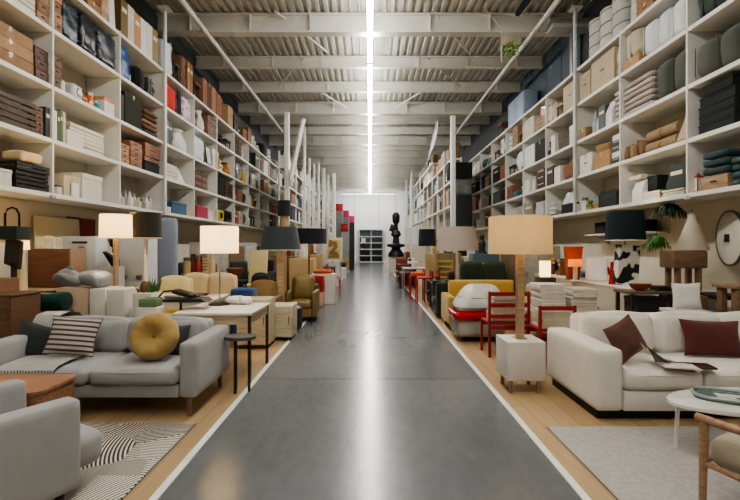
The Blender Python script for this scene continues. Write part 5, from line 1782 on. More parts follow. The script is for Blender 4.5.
# ------------------------------------------------------------------ right foreground
WHITE = '#d4d0c8'
sofa('three_seat_sofa', 'large white sofa with maroon cushions facing the grey rug', 'sofa', (3.2, 4.17, 0), 0, 2.56, 1.04, .8, .62, .24, .43, .09, WHITE, '#222222', n=3, plinth='#1c1a18', backt=.22, arm_r=.04, seat_over=.0, cush_h=.17)
cushion('throw_pillow', 'brown leather cushion tilted against the white sofa arm', (2.36, 3.97, .645), .42, .34, .13, M('#63413a', 'leather', .5), (-.4, -.28, .5), seed=5)
cushion('throw_pillow', 'dark maroon velvet cushion in the middle of the white sofa', (3.28, 4.13, .615), .56, .35, .15, M('#572623', 'fabric'), (-.3, .03, -.06), seed=6)
# open book / magazine on the sofa seat
o = thing('open_magazine', 'open folded magazine lying on the white sofa seat', 'magazine', (2.68, 3.84, .462), .1)
rows = []
for i in range(9):
    u = i / 8
    rows.append([(-.27 + .3 * u, -.06 - .1 * v + .1 * u, .012 + .15 * (1 - u) ** 1.3 * (.25 + .75 * (1 - v)) + .004 * math.sin(u * 6)) for v in (0, .33, .66, 1)])
MB().strip(rows).build('cover', M('#33373a', 'gloss'), o)
rows = [[(-.26 + .2 * u, .04 - .0 * v - .08 * v + .08 * u, .03 + .15 * (1 - u) * (.4 + .6 * (1 - v))) for v in (0, .5, 1)] for u in (0, .25, .5, .75, 1)]
MB().strip(rows).build('yellow_page', M('#c9b07a', 'card'), o)
MB().box(-.06, -.16, .012, .26, .16, .014, rot=(0, 0, -.35), bev=.003).build('white_page', M('#cfc6b6', 'card'), o)
MB().box(.08, -.15, .01, .3, .16, .016, rot=(0, 0, -.3), bev=.003).build('back_cover', M('#4a3026', 'gloss'), o)

# white cube side table with legs, carrying the big lamp
o = thing('bedside_cube', 'white cube side table on short wooden legs under the big cream lamp', 'side table', (1.575, 4.52, 0))
MB().box(0, 0, .335, .385, .385, .39, bev=.006).build('body', M('#cfccc6', 'paint'), o)
MB().box(0, 0, .517 + .008, .39, .39, .012, bev=.003).build('top_board', M('#dedbd5', 'paint'), o)
for sx in (-1, 1):
    for sy in (-1, 1):
        MB().box(sx * .14, sy * .14, .07, .034, .034, .14, bev=.004).build('leg', M('#9a7850', 'wood'), o)
lamp('table_lamp', 'tall square-pole lamp with large glowing cream shade on the white cube', 1.575, 4.52, .532, .885, 1.275, .322, .318, shade_mat('#d6c5a0', .4, .1, '#ffe0b0'), M('#b3925f', 'wood'), .036, square=True, base=(.06, .012), power=9, col='#ffdcaa', n=48)

# white pebble table on the rug
o = thing('coffee_table', 'white rounded coffee table on thin legs on the grey rug', 'table', (2.83, 3.08, .0185))
MB().lathe([(.66, .345), (.68, .35), (.68, .372), (.672, .378), (0, .378)], 48, sy=.42).build('table_top', M('#d9d8d4', 'gloss'), o)
for (lx, ly) in ((-.58, .06), (.58, .06), (-.1, -.22), (.1, .22)):
    MB().tube([(lx, ly, .345), (lx * 1.03, ly * 1.03, 0)], .014, 8).build('leg', M('#cfcdc8', 'paint'), o)
o = thing('glass_tray', 'grey glass tray holding an open magazine on the white coffee table', 'tray', (2.62, 3.08, .398), -.5)
MB().prism(rrect(.5, .26, .09), 'z', 0, .012).build('tray_body', M('#5e6c6c', 'gloss'), o)
pts = [(x_, y_, .026) for x_, y_ in rrect(.5, .26, .09)]
MB().tube(pts, .012, 6, True).build('rim', M('#8fa09e', 'gloss'), o)
MB().box(.02, -.02, .018, .26, .15, .01, rot=(0, 0, .2), bev=.002).build('magazine', patches('#b9b9b4', '#4e5252', 12, .55), o)

# timber armchair bottom right
armchair_wood('lounge_armchair', 'timber-framed armchair with taupe cushions at the near edge of the grey rug', (2.33, 2.27, .0185), math.radians(209), '#a59a8a', '#a57c52')

# ------------------------------------------------------------------ right middle
RED = '#8f1d1a'
dining_chair('red_chair', 'red wooden open-frame chair loaded with white books beside the lamp pole', (1.87, 5.98, 0), PI, RED, 'paint', H=.89, W=.56, D=.44, slats=3)
pile('white board', 'on the red chair beside the lamp pole', 1.87, 5.98, .478, .05, .42, .3, .04, 9, ['#cfccc6', '#bdb9b0', '#d6d4cf'])
dining_chair('red_chair', 'lower red wooden chair behind the white sofa arm', (2.3, 5.48, 0), PI, RED, 'paint', H=.77, W=.46, D=.44, slats=1)
pile('white magazine', 'on the lower red chair', 2.3, 5.48, .478, .0, .36, .32, .036, 6, ['#d4d1ca', '#c3beb4', '#cac6be'])
# low bench with piles behind the sofa
table('display_bench', 'low pale bench carrying book piles behind the white sofa', (2.74, 5.98, 0), 0, 1.04, .5, .6, M('#b9b09e', 'paint'), M('#8a7a60', 'wood'), .05, .03)
pile('cream linen board', 'first pile from the red chairs', 2.47, 5.98, .602, .02, .34, .36, .042, 9, ['#d2cfc8', '#c4bfb4', '#dad7d0'])
pile('white paper board', 'second pile from the red chairs', 2.9, 5.96, .602, -.02, .34, .36, .04, 8, ['#cfcabd', '#bdb4a4', '#c8c2b4'])
pile('maroon and cream book', 'on the low bench beside the first pile', 2.35 + .02, 6.12, .602, .0, .26, .26, .05, 5, ['#c9c4ba', '#bdb7aa', '#b9b2a4', '#cfcbc2', '#6a2a26']) if False else None
# dark shelf tables with boxes at the right
table('console_table', 'long dark wood console table behind the white sofa', (3.62, 5.62, 0), 0, .66, .4, .92, M('#6a5238', 'wood'), M('#241f1b', 'wood'), .04, .035)
item('box', 'black fabric storage box under the dark console top', '#24221f', (3.6, 5.62, .62), 0, .4, .3, .22, dict(m='fabric'))
table('low_table', 'low pale wood table standing inside the dark console', (3.62, 5.62, 0), 0, .52, .28, .618, M('#a08a64', 'wood'), M('#241f1b', 'wood'), .03, .02)
cabinet('amber_cabinet', 'amber wood crate cabinet beside the console', (4.06, 5.5, 0), 0, .24, .36, .88, M('#8a6030', 'wood'), nd=1, handle='#d8c8a0')
table('black_table', 'black metal trestle table beside the amber cabinet', (4.42, 5.38, 0), 0, .42, .5, .9, M('#1d1c1a', 'paint'), M('#1d1c1a', 'paint'), .05, .05)
item('bowl', 'brown leather bolster bowl lying on the console', '#8a4424', (3.52, 5.6, .921), 0, .3, .16, .09, dict(m='leather', name='leather_bolster', cat='bolster'))
item('box', 'flat black case on the dark console', '#1c1b1a', (3.82, 5.62, .921), 0, .22, .2, .06, dict(m='leather'))

# counter along the right wall
cabinet('sideboard', 'long pale counter cabinet against the right wall', (4.1, 7.75, 0), -PI / 2, 3.4, .95, .878, M('#b8b0a0', 'paint'), nd=4, top=M('#cfc9bb', 'paint'))
cabinet('display_plinth', 'low white plinth under the wooden stool and cone lamp', (4.5, 6.3, 0) if False else (4.25, 5.93 + .0, 0), 0, .5, .0001 + .3, .0001 + .9, M('#d6d4ce', 'paint'), nd=0) if False else None
# patterned lamp
x, y = wp(625, 288, 6.35)[0], 6.35
t = lamp('table_lamp', 'dark green drum lamp with black and white cowhide base', x, y, .901, .675, 1.11, .265, .245, shade_mat('#15262a', .05, 0), M('#8a8a86', 'metal'), .012, base=None, power=9, col='#ffe8c8', trim='#e8e0cc')
MB().prism([(-.15, .06), (.16, .02), (.19, .6), (-.11, .62)], 'y', -.06, .06).build('hide_panel', patches('#1b1a1a', '#d8d4cc', 6, .5), t)
MB().lathe([(.14, 0), (.13, .02), (.06, .07), (.04, .09)], 24).build('foot', M('#d4d6da', 'gloss'), t)
# white picture, coral, cone lamp, stool, mirror, plants
o = thing('leaning_canvas', 'plain white canvas leaning on the counter by the right wall', 'picture', (3.86, 7.35, .901), -PI / 2 + .9)
MB().box(0, .05, .2, .34, .025, .4, (-.12, 0, 0), bev=.004).build('frame', M('#d0d0ce', 'paint'), o)
MB().box(0, .036, .2, .31, .004, .36, (-.12, 0, 0)).build('canvas', M('#e2e2e2', 'paint'), o)
o = thing('coral_ornament', 'bright red branching coral ornament beside the cowhide lamp', 'ornament', (wp(612, 280, 6.75)[0], 6.75, .901))
cm = M('#a32216', 'gloss')
MB().tube([(0, 0, 0), (0, 0, .15), (.01, 0, .35)], [.05, .035, .028], 10).build('trunk', cm, o)
MB().tube([(0, 0, .1), (.055, 0, .2), (.065, 0, .32)], [.025, .025, .018], 8).build('branch', cm, o)
MB().tube([(0, 0, .12), (-.05, 0, .18), (-.06, 0, .27)], [.025, .022, .016], 8).build('branch', cm, o)
o = thing('vase', 'tall orange red tapering vase on the counter by the right wall', 'vase', (wp(575, 262, 7.6)[0], 7.62, .901))
MB().prism([(-.12, 0), (.06, 0), (.12, .56), (-.17, .56)], 'y', -.06, .06).build('body', M('#9a3f1e', 'plain'), o)
MB().box(-.02, 0, .575, .3, .14, .03, bev=.01).build('rim', M('#a83a14', 'gloss'), o)
lamp('table_lamp', 'small table lamp with orange lit shade in front of the orange vase', wp(577, 262, 7.3)[0] - .02, 7.32, .901, .25, .37, .12, .11, shade_mat('#e09a3a', .5, .4, '#ffb860'), M('#cfc8ba', 'paint'), .035, base=(.09, .02), power=1.5, col='#ffb050')
o = thing('wooden_stool', 'squat wooden block stool on the right counter under the cone lamp', 'stool', (4.28, 5.88, .9))
wd = M('#83603f', 'wood')
MB().box(0, 0, .42, .46, .3, .24, bev=.02).build('seat', wd, o)
for sx in (-1, 1):
    for sy in (-1, 1):
        MB().box(sx * .14, sy * .09, .15, .06, .06, .3, bev=.005).build('leg', wd, o)
o = thing('display_plinth', 'white plinth under the block stool by the right wall', 'plinth', (4.3, 5.87, 0))
MB().box(0, 0, .46, .7, .2 + .16, .88, bev=.006).build('body', M('#cdcac3', 'paint'), o)
MB().box(0, 0, .01, .6, .3, .02).build('plinth_foot', M('#6a665f', 'paint'), o)
o = thing('cone_lamp', 'pale grey cone pendant shade resting on the wooden stool', 'lamp', (4.42, 5.9, 1.441))
MB().lathe([(.19, 0), (.195, .02), (.08, .36), (.055, .42), (.05, .5), (0, .5)], 28).build('lamp_shade', M('#b3aa9a', 'paint'), o)
MB().cyl(0, 0, .5, .56, .014).build('cord_grip', M('#8a8478', 'paint'), o)
o = thing('wall_mirror', 'round mirror with thin grey frame on the right wall', 'mirror', (4.6, 5.5, 1.6))
fr = Euler((0, PI / 2, -.34))
o.rotation_euler = (0, PI / 2, -.3)
MB().lathe([(.335, -.012), (.36, -.012), (.36, .014), (.335, .014)], 48, cap=False).build('frame', M('#77746e', 'metal'), o)
MB().lathe([(.336, -.008), (.336, .004), (0, .004)], 48).build('mirror_glass', M('#c9c4b8', 'paint', .3), o)  # plain pale paint stands in for the wall's reflection
MB().box(0, .0, -.03, .1, .03, .05).build('wall_hook', M('#4a4640', 'metal'), o)
for i, (px, py, Y, s_, lab) in enumerate(((668, 206, 6.3, .42, 'dark green fern hanging under the right lowest shelf'), (656, 238, 6.7, .34, 'bright green trailing plant on the right wall below the fern'))):
    p = wp(px, py + 3, Y)
    o = thing('hanging_plant', lab, 'plant', p)
    mb = MB()
    for k in range(60):
        a = RND.random() * 6.28
        ln = s_ * (.25 + .35 * RND.random())
        up = .02 + .06 * RND.random()
        dx, dy = math.cos(a), math.sin(a)
        px_, py_ = -dy * .012, dx * .012
        mb.strip([[(dx * .03 - px_, dy * .03 - py_, 0), (dx * .03 + px_, dy * .03 + py_, 0)],
                  [(dx * ln * .5 - px_ * 2, dy * ln * .5 - py_ * 2, up), (dx * ln * .5 + px_ * 2, dy * ln * .5 + py_ * 2, up)],
                  [(dx * ln * .85 - px_, dy * ln * .85 - py_, up - .08), (dx * ln * .85 + px_, dy * ln * .85 + py_, up - .08)],
                  [(dx * ln, dy * ln, up - .16 * RND.random() - .08), (dx * ln + .002, dy * ln + .002, up - .2)]])
    mb.build('foliage', M('#2c4a22' if i == 0 else '#3c7a2c', 'plain'), o)
    MB().lathe([(.05, -.1), (.07, 0), (.06, .01), (0, 0)], 14).build('hanging_pot', M('#5a4a3a', 'plain'), o)
    MB().tube([(0, 0, 0), (.01, 0, .12), (.03, 0, 2.12 - p[2])], .004, 5).build('cord', M('#2a2622', 'plain'), o)
table('wood_table', 'oak open-frame end table behind the white sofa at the far right', (4.24, 4.92, 0), 0, .4, .34, 1.06, M('#8a6a48', 'wood'), M('#7d5c3c', 'wood'), .07, .04)
# white cushions behind the sofa
cushion('throw_pillow', 'plain white cushion propped up behind the white sofa', (3.62, 4.92, .93), .34, .3, .1, M('#d6d4d0', 'fabric'), (-.1, 0, 0), seed=9)
table('storage_stool', 'white low stool carrying the plain white cushion behind the sofa', (3.62, 4.94, 0), 0, .4, .3, .775, M('#cfccc5', 'paint'), M('#b9b5ac', 'paint'), .04)
# yellow sofa and neighbours
sofa('two_seat_sofa', 'mustard yellow sofa behind the red chairs', 'sofa', (2.15, 8.02, 0), 0, 1.52, .84, .86, .6, .13, .42, .1, '#bd9c4e', '#8a7030', n=2, backt=.17, back_cush=False)
sofa('three_seat_sofa', 'long cream bench sofa beside the mustard sofa', 'sofa', (2.98, 6.95, 0), 0, .95, .55, .9, .56, .1, .42, .1, '#bfae92', '#7a6848', n=2, backt=.16, back_cush=False)
sofa('two_seat_sofa', 'dark forest green sofa behind the mustard sofa', 'sofa', (2.72, 10.2, 0), 0, 1.35, .85, 1.1, .7, .14, .46, .1, '#27351f', '#2a2018', n=2, backt=.2, back_cush=True)
sofa('lounge_armchair', 'black green boxy armchair next to the mustard sofa at the aisle', 'armchair', (1.62, 9.2, 0), -PI / 2, .7, .5, .76, .74, .13, .42, .05, '#22281f', '#1c1815', n=1, backt=.16)
o = thing('car_like_form', 'rounded white car-like form with a glossy red front band', 'armchair', (1.72, 6.95, 0))  # car-like shape of unclear use, modelled here like a lounge chair


def slope(mb, k, tp, z0, z1):
    """narrow a shell towards its top and lean it to one side"""
    for v in mb.bm.verts:
        f = max(0.0, min(1.0, (v.co.z - z0) / (z1 - z0)))
        v.co.x = v.co.x * (1 - tp * f) + k * f
        v.co.y = v.co.y * (1 - tp * .8 * f) + k * .5 * f
    return mb


MB().soft(0, 0, .23, .76, .66, .3, .1, .004, n=14).build('lower_shell', M('#a3a19a', 'leather'), o)
MB().soft(-.02, -.02, .41, .82, .72, .13, .06, .004, n=14).build('red_band', M('#a80f16', 'gloss'), o)
slope(MB().soft(0, .02, .66, .76, .66, .42, .14, .01, .004, n=16), .1, .38, .5, .88).build('upper_shell', M('#cfcdc7', 'leather'), o)
for q in (.53, .68):
    f = (q - .5) / .38
    hx, hy = .385 * (1 - .38 * f), .335 * (1 - .3 * f)
    MB().tube([(x_ * hx / .5 + .1 * f, y_ * hy / .5 + .02 + .05 * f, q) for x_, y_ in rrect(1.0, 1.0, .28)], .008, 6, True).build('piping', M('#55534e', 'leather'), o)
MB().box(0, .02, .04, .5, .45, .08, bev=.02).build('plinth', M('#1c1b1a', 'plain'), o)
# right lamps farther away
lamp('floor_lamp', 'floor lamp with wide pale mauve shade behind the mustard sofa', wp(454.5, 240, 9.0)[0], 9.0 - .28, 0, 1.41, 1.88, .42, .36, shade_mat('#c6bcb5', .3, .0), M('#d0c9ba', 'paint'), .03, base=(.16, .02), power=2)
lamp('floor_lamp', 'floor lamp with navy black shade next to the mauve one', wp(427, 238, 11.6)[0], 11.6, 0, 1.5, 1.95, .24, .22, M('#1a1f28', 'fabric'), M('#c9b48a', 'wood'), .02, base=(.14, .02), power=2)
o = thing('end_cabinet', 'tall black cabinet at the end of the right inner rack', 'cabinet', (3.07, 14.22, 0))
MB().box(0, 0, 1.58, .52, .4, 3.16, bev=.01).build('body', M('#1c1e1f', 'paint'), o)
MB().box(0, -.207, 1.6, .48, .014, 3.0, bev=.004).build('door', M('#202324', 'paint'), o)
o = thing('mirror_box', 'grey mirrored square box on top of the tall black cabinet', 'box', (3.07, 14.22, 3.162))
MB().box(0, 0, .27, .52, .4, .54, bev=.01).build('body', M('#6d7274', 'metal', .3), o)
MB().box(0, -.204, .27, .42, .01, .42).build('front_glass', M('#8a9092', 'metal', .1), o)
o = thing('black_box', 'black cardboard carton topmost above the mirrored box', 'box', (2.95, 14.22, 3.704))
MB().box(0, 0, .26, .78, .4, .5, bev=.008).build('body', M('#17191a', 'card'), o)
MB().box(0, 0, .514, .8, .42, .02, bev=.004).build('lid', M('#1f2122', 'card'), o)
# ------------------------------------------------------------------ far end: red boxes, back shelf, totem
for i, (p0, p1, yt, Y, c, lab) in enumerate(((336, 343, 204, 25.0, '#a8152a', 'topmost red box on the tall grey cabinet at the far left'), (343.2, 349, 210.5, 26.0, '#b82a5c', 'magenta box on the middle stepped cabinet'), (349.2, 354.5, 216, 27.0, '#d0407a', 'pink box on the lowest stepped cabinet'))):
    x0, x1 = wp(p0, 0, Y)[0], wp(p1, 0, Y)[0]
    w_ = x1 - x0
    zt = wp(0, yt, Y)[2]
    o = thing('gift_box', lab, 'box', ((x0 + x1) / 2, Y, zt - .42))
    MB().box(0, 0, .17, w_ * .96, .4, .34, bev=.008).build('body', M(c, 'paint'), o)
    MB().box(0, 0, .375, w_, .42, .08, bev=.008).build('lid', M(c, 'paint'), o)
    cabinet('stepped_cabinet', ['tallest grey green cabinet under the red box', 'middle grey green cabinet under the magenta box', 'lowest dark cabinet under the pink box'][i], ((x0 + x1) / 2, Y + .02, 0), 0, w_ * .95, .44, zt - .422, M(['#6f7672', '#7a7478', '#2a2a2c'][i], 'paint'), nd=1)
x0 = wp(344.5, 0, 24.2)[0]
o = thing('gift_box', 'dark red cube box hanging display in front of the stepped cabinets', 'box', (x0, 24.3, 2.3))
MB().box(0, 0, .2, .4, .4, .4, bev=.008).build('body', M('#9a0f20', 'paint'), o)
MB().box(0, 0, .42, .42, .42, .05, bev=.006).build('lid', M('#7d0c1a', 'paint'), o)
cabinet('display_pillar', 'slim grey pillar carrying the dark red cube box', (x0, 24.3, 0), 0, .36, .36, 2.299, M('#8d918e', 'paint'), nd=1)
# back shelf
o = thing('back_shelf', 'white framed shelf unit with dark goods at the end of the aisle', 'shelving', (.1, 39.6, 0))
MB().box(0, .26, 1.52, 2.2, .03, 3.0).build('back_panel', M('#566470', 'paint'), o)
for sx in (-1.09, -.0, 1.09):
    MB().box(sx, 0, 1.52, .07, .5, 3.04).build('upright', M('#cfd3d5', 'paint'), o)
for z in (.04, .62, 1.2, 1.78, 2.36, 3.0):
    MB().box(0, 0, z, 2.2, .52, .08).build('shelf', M('#cfd3d5', 'paint'), o)
for i, (x, z, w_, c) in enumerate(((-.55, .662, .8, '#1e2226'), (.55, .662, .8, '#22282e'), (-.5, 1.242, .7, '#2a3036'), (.5, 1.242, .85, '#20262a'), (-.7, 1.822, .4, '#cfd0ce'), (.5, 1.822, .8, '#3a444c'), (-.5, .082, .9, '#15171a'), (.55, .082, .9, '#15171a'))):
    item('box', '%s box on the end shelf, %s board, %s half' % (['dark', 'dark', 'slate', 'black', 'white', 'blue grey', 'black', 'black'][i], ['second', 'second', 'third', 'third', 'fourth', 'fourth', 'lowest', 'lowest'][i], 'left' if x < 0 else 'right'), c, (.1 + x, 39.58, z), 0, w_, .4, .4)
# black totem
x = wp(396, 0, 24.0)[0]
o = thing('totem_sculpture', 'tall black abstract totem sculpture on a pale plinth beside the aisle', 'sculpture', (x, 24.0, 0))
bk = M('#17181a', 'plain')
MB().box(0, 0, .45, .75, .6, .9, bev=.01).build('plinth', M('#c4bfae', 'paint'), o)
MB().lathe([(.45, .9), (.42, 1.1), (.3, 1.25), (.22, 1.4), (.5, 1.48), (.5, 1.6), (.2, 1.66), (.16, 2.0), (.3, 2.1), (.24, 2.3), (.12, 2.4), (.1, 2.7), (.2, 2.85), (.22, 3.2), (.12, 3.36), (0, 3.4)], 20).build('figure', bk, o)
MB().box(-.2, 0, 2.5, .3, .2, .4, rot=(0, .3, 0), bev=.04).build('wing', bk, o)

# ------------------------------------------------------------------ display zones beyond (both sides of the aisle)
def spot(px, Y):
    return ((px - CX) * Y / F, Y)


def chairx(name, label, px, Y, rz, c, kind='fabric', H=.82, W=.62):
    x, y = spot(px, Y)
    m = M(c, kind)
    return sofa(name, label, 'armchair', (x, y, 0), rz, W, .62, H, H * .72, .1, .43, .1, m, '#2a2018', n=1, backt=.14, back_cush=False)


def crate_unit(label, px, Y, w_, h, c, nd=1, rz=0):
    x, y = spot(px, Y)
    return cabinet('storage_unit', label, (x, y, 0), rz, w_, .45, h, M(c, 'paint'), nd=nd, handle='#55504a')


# left side
crate_unit('white cabinet with red drawer fronts at the left aisle edge', 324, 11.3, .62, .78, '#d4d0c6', 2)
x, y = spot(316, 10.8)
o = thing('drawer_cube', 'red and pink two-tone cube block beside the white cabinet', 'cube', (x, y, 0))
MB().box(0, 0, .56, .4, .4, .4, bev=.01).build('upper_block', M('#a01c22', 'paint'), o)
MB().box(0, 0, .18, .4, .4, .34, bev=.01).build('lower_block', M('#cfa08a', 'paint'), o)
item('textile', 'orange folded blanket on the white cabinet', '#c8542a', (spot(323, 11.3)[0], 11.3, .782), 0, .5, .35, .1)
dining_chair('red_chair', 'small red chair beside the aisle on the far left', spot(333.5, 14.2) + (0,), PI / 2, '#a01a1c', 'paint', H=.92, W=.44)
chairx('club_chair', 'brown leather armchair under the far cream picture on the left', 314, 13.9, PI / 2, '#5a3a26', 'leather')
chairx('club_chair', 'black armchair behind the brown leather one on the left', 325, 19.0, PI / 2, '#1c1c1c', 'leather')
table('dining_table', 'long dark wood dining table by the left aisle', spot(322, 15.2) + (0,), 0, .9, 1.1, .76, M('#3a2a20', 'wood'), M('#2a1f18', 'wood'), .05)
o = thing('picture_easel', 'cream framed picture standing on the left beneath the white columns', 'picture', spot(334.5, 16.8) + (0,))
MB().box(0, 0, 1.35, .62, .05, .95, bev=.01).build('frame', M('#d4cdb8', 'paint'), o)
MB().box(0, -.03, 1.38, .48, .01, .7).build('canvas', patches('#c9b07a', '#8a6a3c', 3, .5), o)
for sx in (-1, 1):
    MB().box(sx * .24, .05, .44, .04, .04, .88).build('leg', M('#b59a70', 'wood'), o)
item('carton', 'white carton in front of the cream picture', '#cfcdc8', spot(333, 16.2) + (0,), 0, .5, .4, .95, dict(slot=False))
o = thing('standing_screen', 'pale grey folding screen in front of the braced column', 'screen', spot(317, 18.3) + (0,))
for i, sx in enumerate((-.3, .0, .3)):
    MB().box(sx, .05 * (i % 2), .95, .29, .03, 1.88, rot=(0, 0, .3 * (-1) ** i), bev=.006).build('leaf_panel', M('#bcb9b2', 'paint'), o)
chairx('club_chair', 'tan rattan chair near the far end on the left', 342, 23.5, PI / 2, '#b0854e', 'fabric', H=1.1, W=.9)
crate_unit('black low cabinet beyond the tan rattan chair', 338, 21, .8, .7, '#2a2624', 2)
crate_unit('white cube table at the left aisle near the end', 340, 20.0, .6, .5, '#d0cfca', 1)
table('coffee_table', 'brown oval side table far along the left aisle', spot(331, 17.6) + (0,), 0, .8, .6, .5, M('#5a4030', 'wood'), M('#3a2a20', 'wood'), .04, rnd=True)
item('pot', 'leafy plant in a dark pot on the brown oval table', '#2a2622', (spot(331, 17.6)[0], 17.6, .501), 0, .3, .3, .55, dict(c2='#4a5a34'))
for i, (px, Y, c, h) in enumerate(((303, 12.2, '#c7ad7c', 1.15), (311, 13.2, '#b89c74', 1.25), (284, 12.8, '#8a7454', 1.2))):
    crate_unit(['pale oak tall cabinet behind the wide black lamp', 'light wood cabinet under the braced column', 'brown veneer cabinet behind the slate lamp'][i], px, Y, .7, h, c, 2)
for i, (px, Y, k, c, h, z, lab) in enumerate(((301, 12.1, 'vase', '#d8d2c4', .4, 1.152, 'white vase on the pale oak cabinet'), (305, 12.2, 'panel', '#cbb98a', .5, 1.152, 'small cream picture on the pale oak cabinet'), (310, 13.1, 'jar', '#7a4a2c', .36, 1.252, 'brown jar on the light wood cabinet'), (313, 13.2, 'figure', '#cfcac0', .5, 1.252, 'white figurine on the light wood cabinet'), (282, 12.7, 'lantern', '#2a2826', .5, 1.202, 'black lantern on the brown veneer cabinet'), (287, 12.8, 'standbook', '#8a3a2a', .4, 1.202, 'red binder on the brown veneer cabinet'))):
    item(k, lab, c, spot(px, Y) + (z,), 0, .24, .2, h)
for i, (px, Y, c, lab) in enumerate(((240, 10.2, '#3a4038', 'dark green wing chair beneath the left racks'), (205, 9.2, '#6a2a24', 'wine red armchair beneath the left racks'), (170, 9.4, '#2a2c30', 'charcoal armchair beneath the left racks'), (258, 12.7, '#a89878', 'sand armchair beneath the left racks'), (262, 11.4, '#2b2a28', 'black high-back chair beneath the left racks'), (286, 14.0, '#c4b896', 'cream wing chair at the left rack end'))):
    chairx('wing_chair', lab, px, Y, .4 - .2 * i, c, H=1.15)
for i, (px, Y, c, h, lab) in enumerate(((190, 10.6, '#b7b1a4', 1.6, 'pale grey wardrobe below the left racks'), (215, 12.0, '#8a6a48', 1.5, 'oak wardrobe below the left racks'), (240, 13.4, '#c9c5ba', 1.6, 'white wardrobe below the left racks'), (262, 14.8, '#4a3a2c', 1.5, 'dark brown wardrobe below the left racks'))):
    cabinet('wardrobe', lab, (-3.95, Y, 0), PI / 2, 1.2, .5, h, M(c, 'wood'), nd=2)
# right side
chairx('bucket_chair', 'dark red leather bucket chair at the right aisle edge', 407, 15.5, -PI / 2, '#4a1a16', 'leather', H=.8, W=.9)
chairx('bucket_chair', 'maroon leather chair behind the dark red bucket chair', 404, 18.5, -PI / 2, '#54211a', 'leather', H=1.0, W=.9)
chairx('bucket_chair', 'rust leather armchair beside the black totem', 403, 21.5, -PI / 2, '#7a3420', 'leather', H=1.25, W=1.2)
for i, (px, Y, c, lab) in enumerate(((417, 12.2, '#b02a1a', 'red orange bar stool nearest the dark red bucket chair'), (424, 11.2, '#a3201a', 'bright red bar stool beside the clear one'), (431, 11.6, '#8a1c18', 'dark red stool beside the green armchair'))):
    dining_chair('bar_stool', lab, spot(px, Y) + (0,), -PI / 2, c, 'paint', H=.86, seat=.66, W=.42, D=.42, slats=2)
item('textile', 'orange seat pad on the nearest red orange stool', '#d8632a', spot(417, 12.2) + (.69,), 0, .34, .3, .08)
dining_chair('desk_chair', 'pale yellow chair back standing between the lamps on the right', spot(440, 12.05) + (0,), -PI / 2 + .6, '#b39a50', 'paint', H=1.1, W=.6, slats=4)
chairx('club_chair', 'dark brown leather armchair beside the yellow chair', 441, 10.5, -PI / 2, '#3a1f18', 'leather', H=.9, W=.5)
table('glass_table', 'white low table carrying a cross-shaped ornament at the right aisle', spot(416, 14.0) + (0,), 0, .9, .8, .8, M('#cfd2d2', 'gloss'), M('#c9c9c6', 'metal'), .03)
o = thing('cross_ornament', 'white cross-shaped ornament standing on the low white table', 'ornament', (spot(413, 13.9)[0], 13.9, .802))
MB().box(0, 0, .16, .09, .06, .32, bev=.01).build('upright_bar', M('#e0e0dd', 'paint'), o)
MB().box(0, 0, .17, .34, .062, .08, bev=.01).build('cross_bar', M('#e0e0dd', 'paint'), o)
for i, (px, Y, c, h, lab) in enumerate(((437, 13.45, '#c0a878', 1.25, 'light oak cabinet behind the navy lamp'), (448, 12.75, '#8f7c5c', 1.3, 'brown shelf cabinet behind the mauve lamp'), (475, 12.7, '#c7bda8', 1.2, 'cream cabinet right of the mauve lamp'), (484, 11.5, '#5a6a74', 1.3, 'blue grey cabinet behind the green sofa'), (405, 26.0, '#b9b09c', 1.1, 'beige cabinet near the far totem'), (418, 20.0, '#d0c8b8', 1.4, 'cream tall cabinet beyond the red stools'))):
    crate_unit(lab, px, Y, .7, h, c, 2)
for i, (px, Y, k, c, h, z, lab) in enumerate(((436, 13.4, 'vase', '#b59a60', .45, 1.252, 'golden vase on the light oak cabinet'), (440, 13.45, 'standbook', '#d2cbb8', .36, 1.252, 'cream binder on the light oak cabinet'), (448, 12.7, 'lantern', '#3a352c', .45, 1.302, 'dark lantern on the brown shelf cabinet'), (471, 12.6, 'panel', '#d8d4c8', .5, 1.202, 'white framed print on the cream cabinet'), (479, 12.7, 'jar', '#3a6a7a', .3, 1.202, 'blue jar on the cream cabinet'), (482, 11.4, 'figure', '#2a2a28', .5, 1.302, 'black figurine on the blue grey cabinet'), (487, 11.5, 'bottle', '#8fb0b8', .4, 1.302, 'pale blue bottle on the blue grey cabinet'))):
    item(k, lab, c, spot(px, Y) + (z,), 0, .24, .2, h)
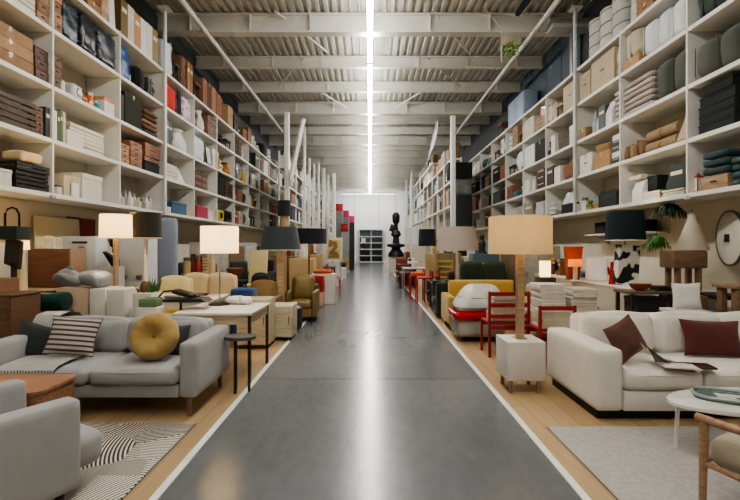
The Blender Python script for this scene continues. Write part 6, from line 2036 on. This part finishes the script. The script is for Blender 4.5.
# goods on the counter behind the big cream lamp
for i, (px, Y, k, c, h, w_, lab) in enumerate(((530, 9.3, 'lantern', '#c98f2c', .36, .22, 'amber lantern under the right racks'), (540, 9.2, 'box', '#5a3420', .22, .3, 'dark brown box under the right racks'), (546, 9.0, 'lantern', '#d8c070', .3, .16, 'small yellow lantern under the right racks'), (553, 8.9, 'clockradio', '#3a444c', .34, .26, 'dark grey radio under the right racks'), (560, 8.8, 'standbook', '#7a4a24', .3, .2, 'brown binder under the right racks'))):
    item(k, lab, c, (3.98, Y + .02, .901), -PI / 2, w_, .24, h)
o = thing('lantern_box', 'small lit cream lantern box beside the big lamp pole', 'lantern', (spot(545, 8.3)[0], 8.3, 0))
MB().box(0, 0, .45, .3, .3, .9, bev=.01).build('stand', M('#4a3a2a', 'wood'), o)
MB().box(0, 0, 1.06, .18, .12, .3, bev=.01).build('light_box', glow('#ffd98a', 2.2), o)
item('textile', 'blue grey folded throw on the long cream bench', '#3f5a64', (3.6, 7.42, .905) if False else (4.12, 8.2, .901), 0, .3, .3, .12)
# white bracket shelf on the right wall under the racks
o = thing('wall_shelf', 'white bracket shelf with black boxes below the right racks', 'shelf', (4.62, 7.9, 1.72))
MB().box(0, 0, 0, .38, 2.0, .035, bev=.004).build('board', M('#d2cec4', 'paint'), o)
for y_ in (-.7, .7):
    MB().prism([(-.15, -.018), (.18, -.018), (.18, -.2)], 'y', y_ - .01, y_ + .01).build('bracket', M('#b5b1a8', 'paint'), o)
for i, (yy, w_, h, c) in enumerate(((7.2, .3, .2, '#1d1d1f'), (7.55, .25, .22, '#d6d6d4'), (7.95, .4, .16, '#8a8474'), (8.4, .35, .22, '#26262a'))):
    item('box', ['black box nearest on the bracket shelf', 'white box on the bracket shelf', 'olive box on the bracket shelf', 'black box farthest on the bracket shelf'][i], c, (4.6, yy, 1.739), -PI / 2, w_, .25, h)
for i, (Y, c, h, lab) in enumerate(((10.2, '#a99c86', 1.5, 'taupe wardrobe below the right racks'), (11.6, '#7a5a3c', 1.55, 'walnut wardrobe below the right racks'), (13.2, '#c4beb0', 1.5, 'white wardrobe below the right racks'))):
    cabinet('wardrobe', lab, (3.98, Y, 0), -PI / 2, 1.3, .5, h, M(c, 'wood'), nd=2)
